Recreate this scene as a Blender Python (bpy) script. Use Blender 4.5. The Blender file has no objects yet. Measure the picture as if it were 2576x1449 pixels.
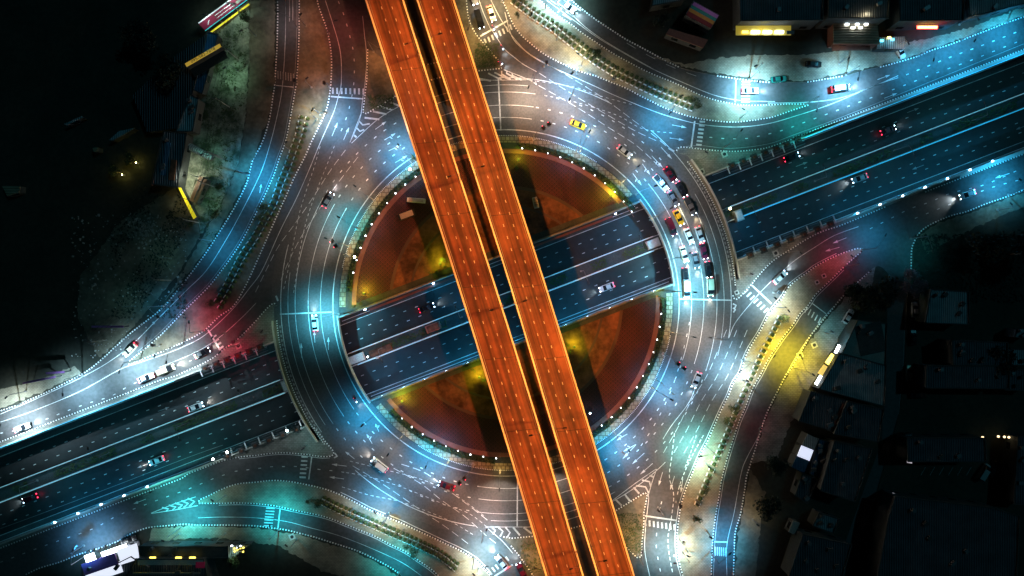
import bpy, bmesh, math, random
from mathutils import Vector, Matrix
random.seed(7)
R = math.radians
scene = bpy.context.scene
COL = scene.collection

# ---------------------------------------------------------------- map frame
# The place is surveyed on a map grid: 1 map unit = 0.11 m, origin of the world at map (1288, 724.5).
K = 0.11
H = 189.0                       # drone height above the roundabout, metres
CX, CY = 1273.0, 762.0          # centre of the roundabout on the map
CT, ST = 0.9332, 0.3594         # direction of the sunken motorway

def W(x, y, z=0.0):
    f = (H - z) / H * K
    return Vector(((x - 1288.0) * f, (724.5 - y) * f, z))

# ---------------------------------------------------------------- camera
cam = bpy.data.objects.new('camera', bpy.data.cameras.new('camera'))
COL.objects.link(cam)
cam.location = (0, 0, H)
cam.rotation_euler = (0, 0, 0)
cam.data.lens = 24.0
cam.data.sensor_width = 36.0
cam.data.clip_start = 1.0
cam.data.clip_end = 3000.0
scene.camera = cam

# ---------------------------------------------------------------- world, teal fill, exposure
world = bpy.data.worlds.new('World')
scene.world = world
world.use_nodes = True
wn = world.node_tree
sky = wn.nodes.new('ShaderNodeTexSky')
sky.sky_type = 'NISHITA'
sky.sun_disc = False
sky.sun_elevation = R(22)
sky.sun_rotation = R(120)
bg = wn.nodes['Background']
wn.links.new(sky.outputs[0], bg.inputs[0])
bg.inputs[1].default_value = 0.0005
teal_fill = bpy.data.lights.new('teal_fill', 'SUN')  # directional fill added to bring teal to the dark roofs
teal_fill.energy = 0.13
teal_fill.angle = R(0.5)
teal_fill.color = (0.12, 0.75, 1.0)
mo = bpy.data.objects.new('teal_fill', teal_fill)
mo.rotation_euler = (R(38), 0, R(120))
COL.objects.link(mo)
vs = scene.view_settings
vs.view_transform = 'Standard'
vs.look = 'None'
vs.exposure = 0.3
vs.gamma = 1.0
vs.use_curve_mapping = False
scene.cycles.use_denoising = True
scene.cycles.max_bounces = 4
scene.cycles.diffuse_bounces = 2
scene.cycles.glossy_bounces = 2
scene.cycles.sample_clamp_indirect = 3.0
scene.cycles.sample_clamp_direct = 0.0

# ---------------------------------------------------------------- materials
MATS = {}
def mat(name, col, rough=0.8, metal=0.0, noise=None, emit=None, spec=0.5):
    """noise = (scale, amount, colour2)"""
    if name in MATS:
        return MATS[name]
    m = bpy.data.materials.new(name)
    m.use_nodes = True
    nt = m.node_tree
    p = nt.nodes['Principled BSDF']
    p.inputs['Base Color'].default_value = (*col, 1)
    p.inputs['Roughness'].default_value = rough
    p.inputs['Metallic'].default_value = metal
    p.inputs['Specular IOR Level'].default_value = spec
    if emit:
        p.inputs['Emission Color'].default_value = (*emit[0], 1)
        p.inputs['Emission Strength'].default_value = emit[1]
    if noise:
        tc = nt.nodes.new('ShaderNodeTexCoord')
        n1 = nt.nodes.new('ShaderNodeTexNoise'); n1.inputs['Scale'].default_value = noise[0]
        n1.inputs['Detail'].default_value = 8; n1.inputs['Roughness'].default_value = 0.7
        nt.links.new(tc.outputs['Object'], n1.inputs['Vector'])
        rmp = nt.nodes.new('ShaderNodeValToRGB')
        rmp.color_ramp.elements[0].position = 0.5 - noise[1]
        rmp.color_ramp.elements[1].position = 0.5 + noise[1]
        rmp.color_ramp.elements[0].color = (*noise[2], 1)
        rmp.color_ramp.elements[1].color = (*col, 1)
        nt.links.new(n1.outputs['Fac'], rmp.inputs[0])
        n2 = nt.nodes.new('ShaderNodeTexNoise'); n2.inputs['Scale'].default_value = noise[0] * 9
        n2.inputs['Detail'].default_value = 5
        nt.links.new(tc.outputs['Object'], n2.inputs['Vector'])
        mx = nt.nodes.new('ShaderNodeMix'); mx.data_type = 'RGBA'; mx.blend_type = 'MULTIPLY'
        mx.inputs[0].default_value = 0.6
        nt.links.new(rmp.outputs[0], mx.inputs[6])
        r2 = nt.nodes.new('ShaderNodeMapRange')
        r2.inputs[1].default_value = 0.3; r2.inputs[2].default_value = 0.7
        r2.inputs[3].default_value = 0.55; r2.inputs[4].default_value = 1.25
        nt.links.new(n2.outputs['Fac'], r2.inputs[0])
        nt.links.new(r2.outputs[0], mx.inputs[7])
        nt.links.new(mx.outputs[2], p.inputs['Base Color'])
        bp = nt.nodes.new('ShaderNodeBump'); bp.inputs['Strength'].default_value = 0.25
        bp.inputs['Distance'].default_value = 0.05
        nt.links.new(n2.outputs['Fac'], bp.inputs['Height'])
        nt.links.new(bp.outputs[0], p.inputs['Normal'])
    MATS[name] = m
    return m

mat('asphalt', (0.085, 0.082, 0.08), 0.75, noise=(0.12, 0.22, (0.058, 0.057, 0.058)))
mat('ring_asphalt', (0.10, 0.095, 0.09), 0.7, noise=(0.2, 0.25, (0.07, 0.067, 0.066)))
mat('motorway_asphalt', (0.024, 0.026, 0.026), 0.6, noise=(0.08, 0.2, (0.012, 0.013, 0.013)))
mat('deck_asphalt', (0.20, 0.078, 0.04), 0.7, noise=(0.035, 0.12, (0.085, 0.022, 0.018)))  # grey asphalt tinted red, warm lamp light put into its colour
mat('parapet_paint', (0.8, 0.76, 0.6), 0.7)
mat('soil', (0.05, 0.045, 0.032), 0.95, noise=(0.09, 0.2, (0.018, 0.022, 0.014)))
mat('dirt', (0.20, 0.17, 0.125), 0.95, noise=(0.10, 0.14, (0.07, 0.06, 0.04)))
mat('yard', (0.28, 0.27, 0.21), 0.9, noise=(0.22, 0.1, (0.04, 0.055, 0.03)))
mat('white_paint', (0.78, 0.78, 0.76), 0.6, noise=(0.35, 0.16, (0.34, 0.34, 0.33)))
mat('worn_paint', (0.42, 0.42, 0.41), 0.7, noise=(1.5, 0.2, (0.18, 0.18, 0.18)))
mat('kerb_white', (0.8, 0.8, 0.78), 0.6)
mat('kerb_black', (0.02, 0.02, 0.02), 0.7)
mat('concrete', (0.33, 0.32, 0.29), 0.85, noise=(0.5, 0.25, (0.22, 0.21, 0.19)))
mat('pale_concrete', (0.55, 0.53, 0.48), 0.8, noise=(0.5, 0.3, (0.42, 0.4, 0.36)))
mat('dark_concrete', (0.075, 0.08, 0.08), 0.9, noise=(0.4, 0.25, (0.035, 0.04, 0.04)))
mat('red_promenade', (0.30, 0.11, 0.08), 0.7, noise=(0.8, 0.3, (0.18, 0.07, 0.05)))
mat('sand', (0.24, 0.10, 0.055), 0.95, noise=(0.10, 0.10, (0.06, 0.022, 0.012)))
mat('band', (0.10, 0.06, 0.05), 0.9)
mat('leaf', (0.055, 0.085, 0.02), 0.75, noise=(1.5, 0.25, (0.025, 0.04, 0.012)))
mat('leaf_dark', (0.012, 0.022, 0.012), 0.8, noise=(1.5, 0.25, (0.006, 0.011, 0.006)))
mat('leaf_pink_lit', (0.30, 0.17, 0.19), 0.8, noise=(0.9, 0.2, (0.14, 0.08, 0.1)))  # pink light on the crowns put into the leaf colour
mat('bark', (0.09, 0.06, 0.04), 0.9)
mat('galvanised', (0.16, 0.16, 0.17), 0.5, 0.5)
mat('dark_metal', (0.03, 0.03, 0.033), 0.5, 0.3)
mat('white_metal', (0.75, 0.76, 0.78), 0.45, 0.1)
mat('glass', (0.012, 0.014, 0.018), 0.12)
mat('rubber', (0.015, 0.015, 0.015), 0.8)
mat('skin', (0.35, 0.2, 0.13), 0.6)
mat('shirt', (0.08, 0.09, 0.16), 0.8)
mat('helmet', (0.35, 0.03, 0.03), 0.3)
mat('lens_white', (0.9, 0.95, 1), 0.3, emit=((0.6, 0.8, 1.0), 22))
mat('lens_red', (0.8, 0.02, 0.02), 0.3, emit=((1, 0.03, 0.08), 5))
mat('globe_light', (0.9, 0.95, 1), 0.3, emit=((0.8, 0.88, 1.0), 11))
mat('ledge_light', (0.9, 0.95, 1), 0.3, emit=((0.5, 0.7, 1.0), 40))
mat('lamp_lens', (0.9, 0.9, 1), 0.3, emit=((0.8, 0.95, 1.0), 15))
mat('shop_white', (0.9, 0.9, 0.9), 0.6, emit=((0.85, 0.95, 1.0), 9))
mat('shop_yellow', (0.9, 0.7, 0.1), 0.6, emit=((1.0, 0.75, 0.12), 3.0))
mat('neon_red', (0.9, 0.1, 0.05), 0.4, emit=((1.0, 0.08, 0.05), 7))
mat('neon_yellow', (0.9, 0.7, 0.1), 0.4, emit=((1.0, 0.8, 0.15), 7))
mat('neon_cyan', (0.1, 0.7, 0.9), 0.4, emit=((0.1, 0.75, 1.0), 5))

mat('strip_glow', (.2, .7, .9), .4, emit=((.02, .55, .95), .55))
mat('strip_pale', (.6, .8, .9), .4, emit=((.35, .75, .85), .45))
def stripes(name, c1, c2, scale, rough=0.5, metal=0.2, axis='X'):
    m = mat(name, c1, rough, metal)
    nt = m.node_tree; p = nt.nodes['Principled BSDF']
    tc = nt.nodes.new('ShaderNodeTexCoord')
    wv = nt.nodes.new('ShaderNodeTexWave'); wv.bands_direction = axis
    wv.inputs['Scale'].default_value = scale; wv.inputs['Distortion'].default_value = 0.15
    nt.links.new(tc.outputs['Object'], wv.inputs['Vector'])
    rp = nt.nodes.new('ShaderNodeValToRGB')
    rp.color_ramp.elements[0].color = (*c2, 1); rp.color_ramp.elements[1].color = (*c1, 1)
    nt.links.new(wv.outputs['Fac'], rp.inputs[0])
    no = nt.nodes.new('ShaderNodeTexNoise'); no.inputs['Scale'].default_value = 0.35; no.inputs['Detail'].default_value = 6
    nt.links.new(tc.outputs['Object'], no.inputs['Vector'])
    mx = nt.nodes.new('ShaderNodeMix'); mx.data_type = 'RGBA'; mx.blend_type = 'MULTIPLY'; mx.inputs[0].default_value = 0.8
    nt.links.new(rp.outputs[0], mx.inputs[6]); nt.links.new(no.outputs['Fac'], mx.inputs[7])
    nt.links.new(mx.outputs[2], p.inputs['Base Color'])
    bp = nt.nodes.new('ShaderNodeBump'); bp.inputs['Distance'].default_value = 0.15
    nt.links.new(wv.outputs['Fac'], bp.inputs['Height']); nt.links.new(bp.outputs[0], p.inputs['Normal'])
    return m
stripes('roof_teal', (0.55, 0.62, 0.66), (0.26, 0.3, 0.33), 0.55)
stripes('roof_blue', (0.05, 0.22, 0.42), (0.025, 0.12, 0.25), 0.7)
stripes('roof_grey', (0.18, 0.19, 0.22), (0.08, 0.085, 0.1), 0.5)
stripes('roof_dark', (0.035, 0.04, 0.055), (0.015, 0.018, 0.025), 0.5)
stripes('roof_tan', (0.5, 0.42, 0.28), (0.32, 0.26, 0.16), 0.45, 0.7, 0.0, 'Y')
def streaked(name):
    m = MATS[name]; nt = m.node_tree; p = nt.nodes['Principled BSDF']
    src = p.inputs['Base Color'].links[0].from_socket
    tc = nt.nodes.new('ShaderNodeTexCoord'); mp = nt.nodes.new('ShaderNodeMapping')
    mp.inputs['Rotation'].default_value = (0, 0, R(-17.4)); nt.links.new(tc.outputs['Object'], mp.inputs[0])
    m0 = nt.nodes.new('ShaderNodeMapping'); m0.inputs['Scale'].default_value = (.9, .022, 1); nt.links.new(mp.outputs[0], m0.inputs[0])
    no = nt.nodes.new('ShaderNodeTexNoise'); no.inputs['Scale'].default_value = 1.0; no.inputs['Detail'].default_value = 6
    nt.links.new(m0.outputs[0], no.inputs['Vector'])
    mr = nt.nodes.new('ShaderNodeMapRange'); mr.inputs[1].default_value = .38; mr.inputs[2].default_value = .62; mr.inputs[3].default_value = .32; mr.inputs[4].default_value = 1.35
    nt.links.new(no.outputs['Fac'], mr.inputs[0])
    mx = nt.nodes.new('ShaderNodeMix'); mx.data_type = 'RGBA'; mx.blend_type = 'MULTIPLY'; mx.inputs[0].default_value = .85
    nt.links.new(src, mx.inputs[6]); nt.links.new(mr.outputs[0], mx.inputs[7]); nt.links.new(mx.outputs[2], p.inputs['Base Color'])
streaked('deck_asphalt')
stripes('awning', (0.55, 0.3, 0.6), (0.05, 0.3, 0.28), 0.3)

def paving(name, c1, c2, mortar, sx, sy):
    m = mat(name, c1, 0.85)
    nt = m.node_tree; p = nt.nodes['Principled BSDF']
    tc = nt.nodes.new('ShaderNodeTexCoord')
    br = nt.nodes.new('ShaderNodeTexBrick')
    br.inputs['Color1'].default_value = (*c1, 1); br.inputs['Color2'].default_value = (*c2, 1)
    br.inputs['Mortar'].default_value = (*mortar, 1)
    br.inputs['Scale'].default_value = 1.0
    br.inputs['Brick Width'].default_value = sx; br.inputs['Row Height'].default_value = sy
    br.inputs['Mortar Size'].default_value = 0.035 * sy / 0.3
    nt.links.new(tc.outputs['Object'], br.inputs['Vector'])
    no = nt.nodes.new('ShaderNodeTexNoise'); no.inputs['Scale'].default_value = 0.15; no.inputs['Detail'].default_value = 9
    no.inputs['Roughness'].default_value = 0.72
    nt.links.new(tc.outputs['Object'], no.inputs['Vector'])
    mr = nt.nodes.new('ShaderNodeMapRange'); mr.inputs[1].default_value = 0.36; mr.inputs[2].default_value = 0.62
    mr.inputs[3].default_value = 0.4; mr.inputs[4].default_value = 1.1
    nt.links.new(no.outputs['Fac'], mr.inputs[0])
    mx = nt.nodes.new('ShaderNodeMix'); mx.data_type = 'RGBA'; mx.blend_type = 'MULTIPLY'; mx.inputs[0].default_value = 0.85
    nt.links.new(br.outputs['Color'], mx.inputs[6]); nt.links.new(mr.outputs[0], mx.inputs[7])
    nt.links.new(mx.outputs[2], p.inputs['Base Color'])
    return m
paving('paving_tan', (0.34, 0.29, 0.21), (0.28, 0.24, 0.17), (0.2, 0.17, 0.12), 0.8, 0.4)
paving('paving_grey', (0.26, 0.25, 0.22), (0.20, 0.19, 0.17), (0.14, 0.14, 0.12), 1.0, 0.5)
paving('walkway', (0.46, 0.38, 0.25), (0.36, 0.29, 0.18), (0.2, 0.15, 0.09), 1.2, 1.2)

def scales_material():
    m = mat('scale_paving', (0.3, 0.2, 0.14), 0.7)
    nt = m.node_tree; p = nt.nodes['Principled BSDF']; L = nt.links.new
    def M(op, a, b=None):
        n = nt.nodes.new('ShaderNodeMath'); n.operation = op
        for i, v in enumerate((a, b)):
            if v is None: continue
            if isinstance(v, (int, float)): n.inputs[i].default_value = v
            else: L(v, n.inputs[i])
        return n.outputs[0]
    tc = nt.nodes.new('ShaderNodeTexCoord')
    sp = nt.nodes.new('ShaderNodeSeparateXYZ'); L(tc.outputs['Object'], sp.inputs[0])
    u = M('DIVIDE', sp.outputs[0], 1.3); v = M('DIVIDE', sp.outputs[1], 0.6)
    row = M('FLOOR', v)
    uo = M('ADD', u, M('MULTIPLY', M('MODULO', M('ABSOLUTE', row), 2.0), 0.5))
    fu = M('SUBTRACT', M('FRACT', uo), 0.5)
    fv = M('MULTIPLY', M('FRACT', v), 0.55)
    d = M('SQRT', M('ADD', M('MULTIPLY', fu, fu), M('MULTIPLY', fv, fv)))
    arc = M('SINE', M('MULTIPLY', d, 24.0))
    mr = nt.nodes.new('ShaderNodeMapRange'); L(arc, mr.inputs[0])
    mr.inputs[1].default_value = -0.2; mr.inputs[2].default_value = 0.8
    mx = nt.nodes.new('ShaderNodeMix'); mx.data_type = 'RGBA'
    L(mr.outputs[0], mx.inputs[0])
    mx.inputs[6].default_value = (0.022, 0.005, 0.006, 1); mx.inputs[7].default_value = (0.17, 0.038, 0.045, 1)  # red lamp light partly put into the paving colour
    no = nt.nodes.new('ShaderNodeTexNoise'); no.inputs['Scale'].default_value = 0.12; no.inputs['Detail'].default_value = 7
    L(tc.outputs['Object'], no.inputs['Vector'])
    m2 = nt.nodes.new('ShaderNodeMapRange'); L(no.outputs['Fac'], m2.inputs[0])
    m2.inputs[1].default_value = 0.35; m2.inputs[2].default_value = 0.65; m2.inputs[3].default_value = 0.45; m2.inputs[4].default_value = 1.1
    m3 = nt.nodes.new('ShaderNodeMix'); m3.data_type = 'RGBA'; m3.blend_type = 'MULTIPLY'; m3.inputs[0].default_value = 0.9
    L(mx.outputs[2], m3.inputs[6]); L(m2.outputs[0], m3.inputs[7])
    L(m3.outputs[2], p.inputs['Base Color'])
    bp = nt.nodes.new('ShaderNodeBump'); bp.inputs['Distance'].default_value = 0.06
    L(mr.outputs[0], bp.inputs['Height']); L(bp.outputs[0], p.inputs['Normal'])
scales_material()

pm = mat('car_paint', (0.5, 0.5, 0.5), 0.25, 0.2)
oi = pm.node_tree.nodes.new('ShaderNodeObjectInfo')
pm.node_tree.links.new(oi.outputs['Color'], pm.node_tree.nodes['Principled BSDF'].inputs['Base Color'])
pm.node_tree.nodes['Principled BSDF'].inputs['Coat Weight'].default_value = 0.6

# ---------------------------------------------------------------- object helpers
def tag(o, label=None, cat=None, group=None, kind=None):
    if label: o['label'] = label
    if cat: o['category'] = cat
    if group: o['group'] = group
    if kind: o['kind'] = kind
    return o

class MB:
    """collects faces in world or local metres, builds ONE mesh object"""
    def __init__(s): s.v = []; s.f = []; s.m = []; s.mats = []
    def mi(s, m):
        if m not in s.mats: s.mats.append(m)
        return s.mats.index(m)
    def face(s, pts, m):
        b = len(s.v); s.v += [tuple(p) for p in pts]; s.f.append(tuple(range(b, b + len(pts)))); s.m.append(s.mi(m))
    def box(s, c, size, m, rz=0.0, top=1.0, tx=None):
        """box centred in xy, sitting on c.z; top = taper of the top"""
        cx, cy, cz = c; sx, sy, sz = size; tx = top if tx is None else tx
        ca, sa = math.cos(rz), math.sin(rz)
        P = []
        for zz, kx, ky in ((0, 1, 1), (sz, tx, top)):
            for ux, uy in ((-1, -1), (1, -1), (1, 1), (-1, 1)):
                x, y = ux * sx / 2 * kx, uy * sy / 2 * ky
                P.append((cx + x * ca - y * sa, cy + x * sa + y * ca, cz + zz))
        b = len(s.v); s.v += P
        for f in ((0, 3, 2, 1), (4, 5, 6, 7), (0, 1, 5, 4), (1, 2, 6, 5), (2, 3, 7, 6), (3, 0, 4, 7)):
            s.f.append(tuple(b + i for i in f)); s.m.append(s.mi(m))
    def bar(s, a, b_, w, m, n=8, w2=None):
        """tapered round bar between two points"""
        a = Vector(a); b_ = Vector(b_); d = (b_ - a).normalized(); w2 = w if w2 is None else w2
        u = d.orthogonal().normalized(); v = d.cross(u)
        base = len(s.v)
        for p, r in ((a, w), (b_, w2)):
            for i in range(n):
                t = 2 * math.pi * i / n
                s.v.append(tuple(p + (u * math.cos(t) + v * math.sin(t)) * r))
        for i in range(n):
            j = (i + 1) % n
            s.f.append((base + i, base + j, base + n + j, base + n + i)); s.m.append(s.mi(m))
        s.f.append(tuple(base + i for i in range(n - 1, -1, -1))); s.m.append(s.mi(m))
        s.f.append(tuple(base + n + i for i in range(n))); s.m.append(s.mi(m))
    def ball(s, c, r, m, n=8, k=5, sz=1.0):
        base = len(s.v)
        for i in range(k + 1):
            ph = math.pi * i / k
            for j in range(n):
                th = 2 * math.pi * j / n
                s.v.append((c[0] + r * math.sin(ph) * math.cos(th), c[1] + r * math.sin(ph) * math.sin(th), c[2] + r * sz * math.cos(ph)))
        for i in range(k):
            for j in range(n):
                a = base + i * n + j; b = base + i * n + (j + 1) % n
                s.f.append((a, a + n, b + n, b)); s.m.append(s.mi(m))
    def strip(s, L, Rr, m, flip=False):
        for i in range(len(L) - 1):
            q = [L[i], Rr[i], Rr[i + 1], L[i + 1]]
            s.face(q[::-1] if flip else q, m)
    def build(s, name, parent=None, bevel=0.0):
        me = bpy.data.meshes.new(name)
        me.from_pydata(s.v, [], s.f)
        for m in s.mats: me.materials.append(MATS[m])
        me.polygons.foreach_set('material_index', s.m)
        me.update()
        o = bpy.data.objects.new(name, me)
        COL.objects.link(o)
        if parent is not None: o.parent = parent
        if bevel:
            bv = o.modifiers.new('bevel', 'BEVEL'); bv.width = bevel; bv.segments = 2; bv.limit_method = 'ANGLE'
        return o

def empty(name, loc, rz=0.0):
    o = bpy.data.objects.new(name, None); COL.objects.link(o)
    o.location = loc; o.rotation_euler = (0, 0, rz); o.empty_display_size = 0.3
    return o

def slab(mb, pts, z0, z1, m, side=None):
    """prism from a map-unit outline (may be concave)"""
    bm = bmesh.new()
    vs_ = [bm.verts.new(p) for p in pts]
    f = bm.faces.new(vs_); f.normal_update()
    if f.normal.z < 0: f.normal_flip()
    tri = bmesh.ops.triangulate(bm, faces=[f])['faces']
    for t in tri:
        c = [v.co.copy() for v in t.verts]
        if (c[1] - c[0]).cross(c[2] - c[0]).z < 0: c.reverse()
        mb.face([(p.x, p.y, z1) for p in c], m)
    bm.free()
    if z0 < z1:
        n = len(pts)
        area = sum(pts[i].x * pts[(i + 1) % n].y - pts[(i + 1) % n].x * pts[i].y for i in range(n))
        for i in range(n):
            a, b = pts[i], pts[(i + 1) % n]
            q = [(a.x, a.y, z0), (b.x, b.y, z0), (b.x, b.y, z1), (a.x, a.y, z1)]
            mb.face(q if area > 0 else q[::-1], side or m)

def WP(pl, z=0.0):
    return [W(x, y, z) for x, y in pl]

def catmull(pl, n=4):
    if len(pl) < 3: return list(pl)
    P = [pl[0]] + list(pl) + [pl[-1]]
    out = []
    for i in range(1, len(P) - 2):
        p0, p1, p2, p3 = P[i - 1], P[i], P[i + 1], P[i + 2]
        for k in range(n):
            t = k / n
            out.append(tuple(0.5 * ((2 * p1[j]) + (-p0[j] + p2[j]) * t + (2 * p0[j] - 5 * p1[j] + 4 * p2[j] - p3[j]) * t * t + (-p0[j] + 3 * p1[j] - 3 * p2[j] + p3[j]) * t ** 3) for j in (0, 1)))
    out.append(tuple(pl[-1]))
    return out

def resample(pl, step):
    out = [pl[0]]; acc = 0.0
    for a, b in zip(pl, pl[1:]):
        d = math.dist(a, b)
        if d < 1e-6: continue
        pos = step - acc
        while pos <= d:
            t = pos / d
            out.append((a[0] + (b[0] - a[0]) * t, a[1] + (b[1] - a[1]) * t)); pos += step
        acc = d - (pos - step)
    return out

def offset(pl, d):
    """shift a polyline sideways by d map units (positive = to the right of travel on the map)"""
    out = []
    for i, p in enumerate(pl):
        a = pl[max(0, i - 1)]; b = pl[min(len(pl) - 1, i + 1)]
        tx, ty = b[0] - a[0], b[1] - a[1]; l = math.hypot(tx, ty) or 1
        out.append((p[0] - ty / l * d, p[1] + tx / l * d))
    return out

def HP(t, d):
    return (CX + t * CT - d * ST, CY - t * ST - d * CT)
def ringp(r, deg):
    return (CX + r * math.cos(R(deg)), CY - r * math.sin(R(deg)))
def arc(r, a0, a1, n=None):
    n = n or max(4, int(abs(a1 - a0) / 2))
    return [ringp(r, a0 + (a1 - a0) * i / n) for i in range(n + 1)]
def curve_line(mb, pl, w, m, z):
    L = offset(pl, -w / 2); Rr = offset(pl, w / 2)
    mb.strip(WP(L, z), WP(Rr, z), m, flip=False)

ZM = 0.035   # height of painted markings above the asphalt
def line(mb, pl, w=1.6, m='white_paint', z=ZM, smooth=True):
    pl = catmull(pl, 5) if smooth else pl
    curve_line(mb, pl, w, m, z)
def dashed(mb, pl, dash, period, w=1.9, m='white_paint', z=ZM, smooth=True):
    pl = resample(catmull(pl, 5) if smooth else pl, 1.0)
    i = 0; dash = int(dash); period = int(period)
    while i + dash < len(pl):
        seg = [pl[i], pl[i + dash // 2], pl[i + dash]]
        curve_line(mb, seg, w, m, z)
        i += period
def quad_bar(mb, c, direc, ln, w, m='white_paint', z=ZM):
    dx, dy = direc; l = math.hypot(dx, dy); dx /= l; dy /= l
    a = (c[0] - dx * ln / 2, c[1] - dy * ln / 2); b = (c[0] + dx * ln / 2, c[1] + dy * ln / 2)
    curve_line(mb, [a, b], w, m, z)
def bars(mb, c0, c1, n, direc, ln, w, m='white_paint'):
    for i in range(n):
        t = i / (n - 1)
        quad_bar(mb, (c0[0] + (c1[0] - c0[0]) * t, c0[1] + (c1[1] - c0[1]) * t), direc, ln, w, m)
def arrow(mb, tail, head, m='white_paint', w=1.4, z=ZM, bend=0):
    dx, dy = head[0] - tail[0], head[1] - tail[1]; l = math.hypot(dx, dy); dx /= l; dy /= l
    n = (-dy, dx); neck = (head[0] - dx * l * .36, head[1] - dy * l * .36)
    curve_line(mb, [tail, neck], w, m, z)
    hw = 3.4
    P = [(neck[0] + n[0] * hw, neck[1] + n[1] * hw), head, (neck[0] - n[0] * hw, neck[1] - n[1] * hw)]
    q = WP(P, z)
    if (q[1] - q[0]).cross(q[2] - q[0]).z < 0: q.reverse()
    mb.face(q, m)
    if bend:
        b0 = (tail[0] + dx * l * .45, tail[1] + dy * l * .45)
        b1 = (b0[0] + n[0] * bend * 7 + dx * 4, b0[1] + n[1] * bend * 7 + dy * 4)
        curve_line(mb, [b0, b1], w * 1.6, m, z + 0.004)

def kerb(name, pl, period=7.2, w=2.7, h=0.17, smooth=True):
    """black and white kerb stones set along a line: one kerb"""
    pl = resample(catmull(pl, 5) if smooth else pl, period / 2)
    mb = MB()
    L = offset(pl, -w / 2); Rr = offset(pl, w / 2)
    for i in range(len(pl) - 1):
        m = 'kerb_white' if i % 2 else 'kerb_black'
        a, b, c, d = (W(*L[i]), W(*Rr[i]), W(*Rr[i + 1]), W(*L[i + 1]))
        up = Vector((0, 0, h))
        mb.face([a + up, b + up, c + up, d + up], m)
        mb.face([a, d, d + up, a + up], m); mb.face([b, b + up, c + up, c], m)
    o = mb.build(name)
    tag(o, kind='structure')
    return o

def blight(name, kind, color, energy, parent, loc, size=0.25, batwing=False, spot=None, cap=9.0, cutoff=0.34):
    l = bpy.data.lights.new(name, kind)
    l.energy = energy; l.color = color
    if kind in ('POINT', 'SPOT'): l.shadow_soft_size = size
    if spot:
        l.spot_size = R(spot[0]); l.spot_blend = spot[1]
    if batwing:
        l.use_nodes = True
        nt = l.node_tree; em = nt.nodes['Emission']
        tc = nt.nodes.new('ShaderNodeTexCoord')
        sp = nt.nodes.new('ShaderNodeSeparateXYZ'); nt.links.new(tc.outputs['Normal'], sp.inputs[0])
        ab = nt.nodes.new('ShaderNodeMath'); ab.operation = 'ABSOLUTE'; nt.links.new(sp.outputs[2], ab.inputs[0])
        mx = nt.nodes.new('ShaderNodeMath'); mx.operation = 'MAXIMUM'; nt.links.new(ab.outputs[0], mx.inputs[0]); mx.inputs[1].default_value = 0.12
        pw = nt.nodes.new('ShaderNodeMath'); pw.operation = 'POWER'; nt.links.new(mx.outputs[0], pw.inputs[0]); pw.inputs[1].default_value = -2.2
        mn = nt.nodes.new('ShaderNodeMath'); mn.operation = 'MINIMUM'; nt.links.new(pw.outputs[0], mn.inputs[0]); mn.inputs[1].default_value = cap
        cu = nt.nodes.new('ShaderNodeMapRange'); nt.links.new(ab.outputs[0], cu.inputs[0])
        cu.inputs[1].default_value = cutoff; cu.inputs[2].default_value = cutoff + 0.14
        mm = nt.nodes.new('ShaderNodeMath'); mm.operation = 'MULTIPLY'
        nt.links.new(mn.outputs[0], mm.inputs[0]); nt.links.new(cu.outputs[0], mm.inputs[1])
        nt.links.new(mm.outputs[0], em.inputs['Strength'])
        em.inputs['Color'].default_value = (1, 1, 1, 1)
    o = bpy.data.objects.new(name, l); COL.objects.link(o)
    o.parent = parent; o.location = loc
    return o

# ================================================================ THE SETTING
ZF = -6.0      # level of the sunken motorway
def S(name, mb, **k):
    return tag(mb.build(name), kind='structure')

# ground: one sheet on each side of the cutting, out to the horizon
mb = MB()
mb.face([W(*HP(t, d), -0.25) for t, d in ((-9000, 118), (9000, 118), (9000, 9000), (-9000, 9000))], 'soil')
mb.face([W(*HP(t, d), -0.25) for t, d in ((-9000, -9000), (9000, -9000), (9000, -108), (-9000, -108))], 'soil')
S('ground', mb)
mb = MB()
mb.face([W(*HP(t, d), 0) for t, d in ((-1900, 118), (1900, 118), (1900, 1300), (-1900, 1300))], 'asphalt')
mb.face([W(*HP(t, d), 0) for t, d in ((-1900, -1300), (1900, -1300), (1900, -108), (-1900, -108))], 'asphalt')
S('road', mb)

# sunken motorway floor, its shoulders and central reserve
def hstrip(mb, t0, t1, d0, d1, z, m):
    mb.face([W(*HP(t0, d0), z), W(*HP(t1, d0), z), W(*HP(t1, d1), z), W(*HP(t0, d1), z)], m)
mb = MB(); hstrip(mb, -9000, 9000, -130, 140, ZF, 'motorway_asphalt'); S('motorway_road', mb)
mb = MB()
for d0, d1 in ((98, 121), (-111, -91)):
    a, b = [W(*HP(t, d), ZF) for t, d in ((-2600, d0), (2600, d0))]
    c, e = [W(*HP(t, d), ZF) for t, d in ((2600, d1), (-2600, d1))]
    up = Vector((0, 0, .2))
    mb.face([a + up, b + up, c + up, e + up], 'dark_concrete')
    mb.face([a, b, b + up, a + up], 'concrete'); mb.face([e, c, c + up, e + up], 'concrete')
S('motorway_pavement', mb)
mb = MB()
for d0, d1, h, m in ((-8, 21, .25, 'dark_concrete'),):
    a, b, c, e = [W(*HP(t, d), ZF) for t, d in ((-2600, d0), (2600, d0), (2600, d1), (-2600, d1))]
    up = Vector((0, 0, h))
    mb.face([a + up, b + up, c + up, e + up], m)
    mb.face([a, b, b + up, a + up], 'pale_concrete'); mb.face([e, c, c + up, e + up], 'pale_concrete')
S('motorway_kerb', mb)

# road surface of the roundabout
mb = MB()
mb.strip(WP(arc(422, 0, 360, 180), .012), WP(arc(590, 0, 360, 180), .012), 'ring_asphalt')
S('roundabout_road', mb)

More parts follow.
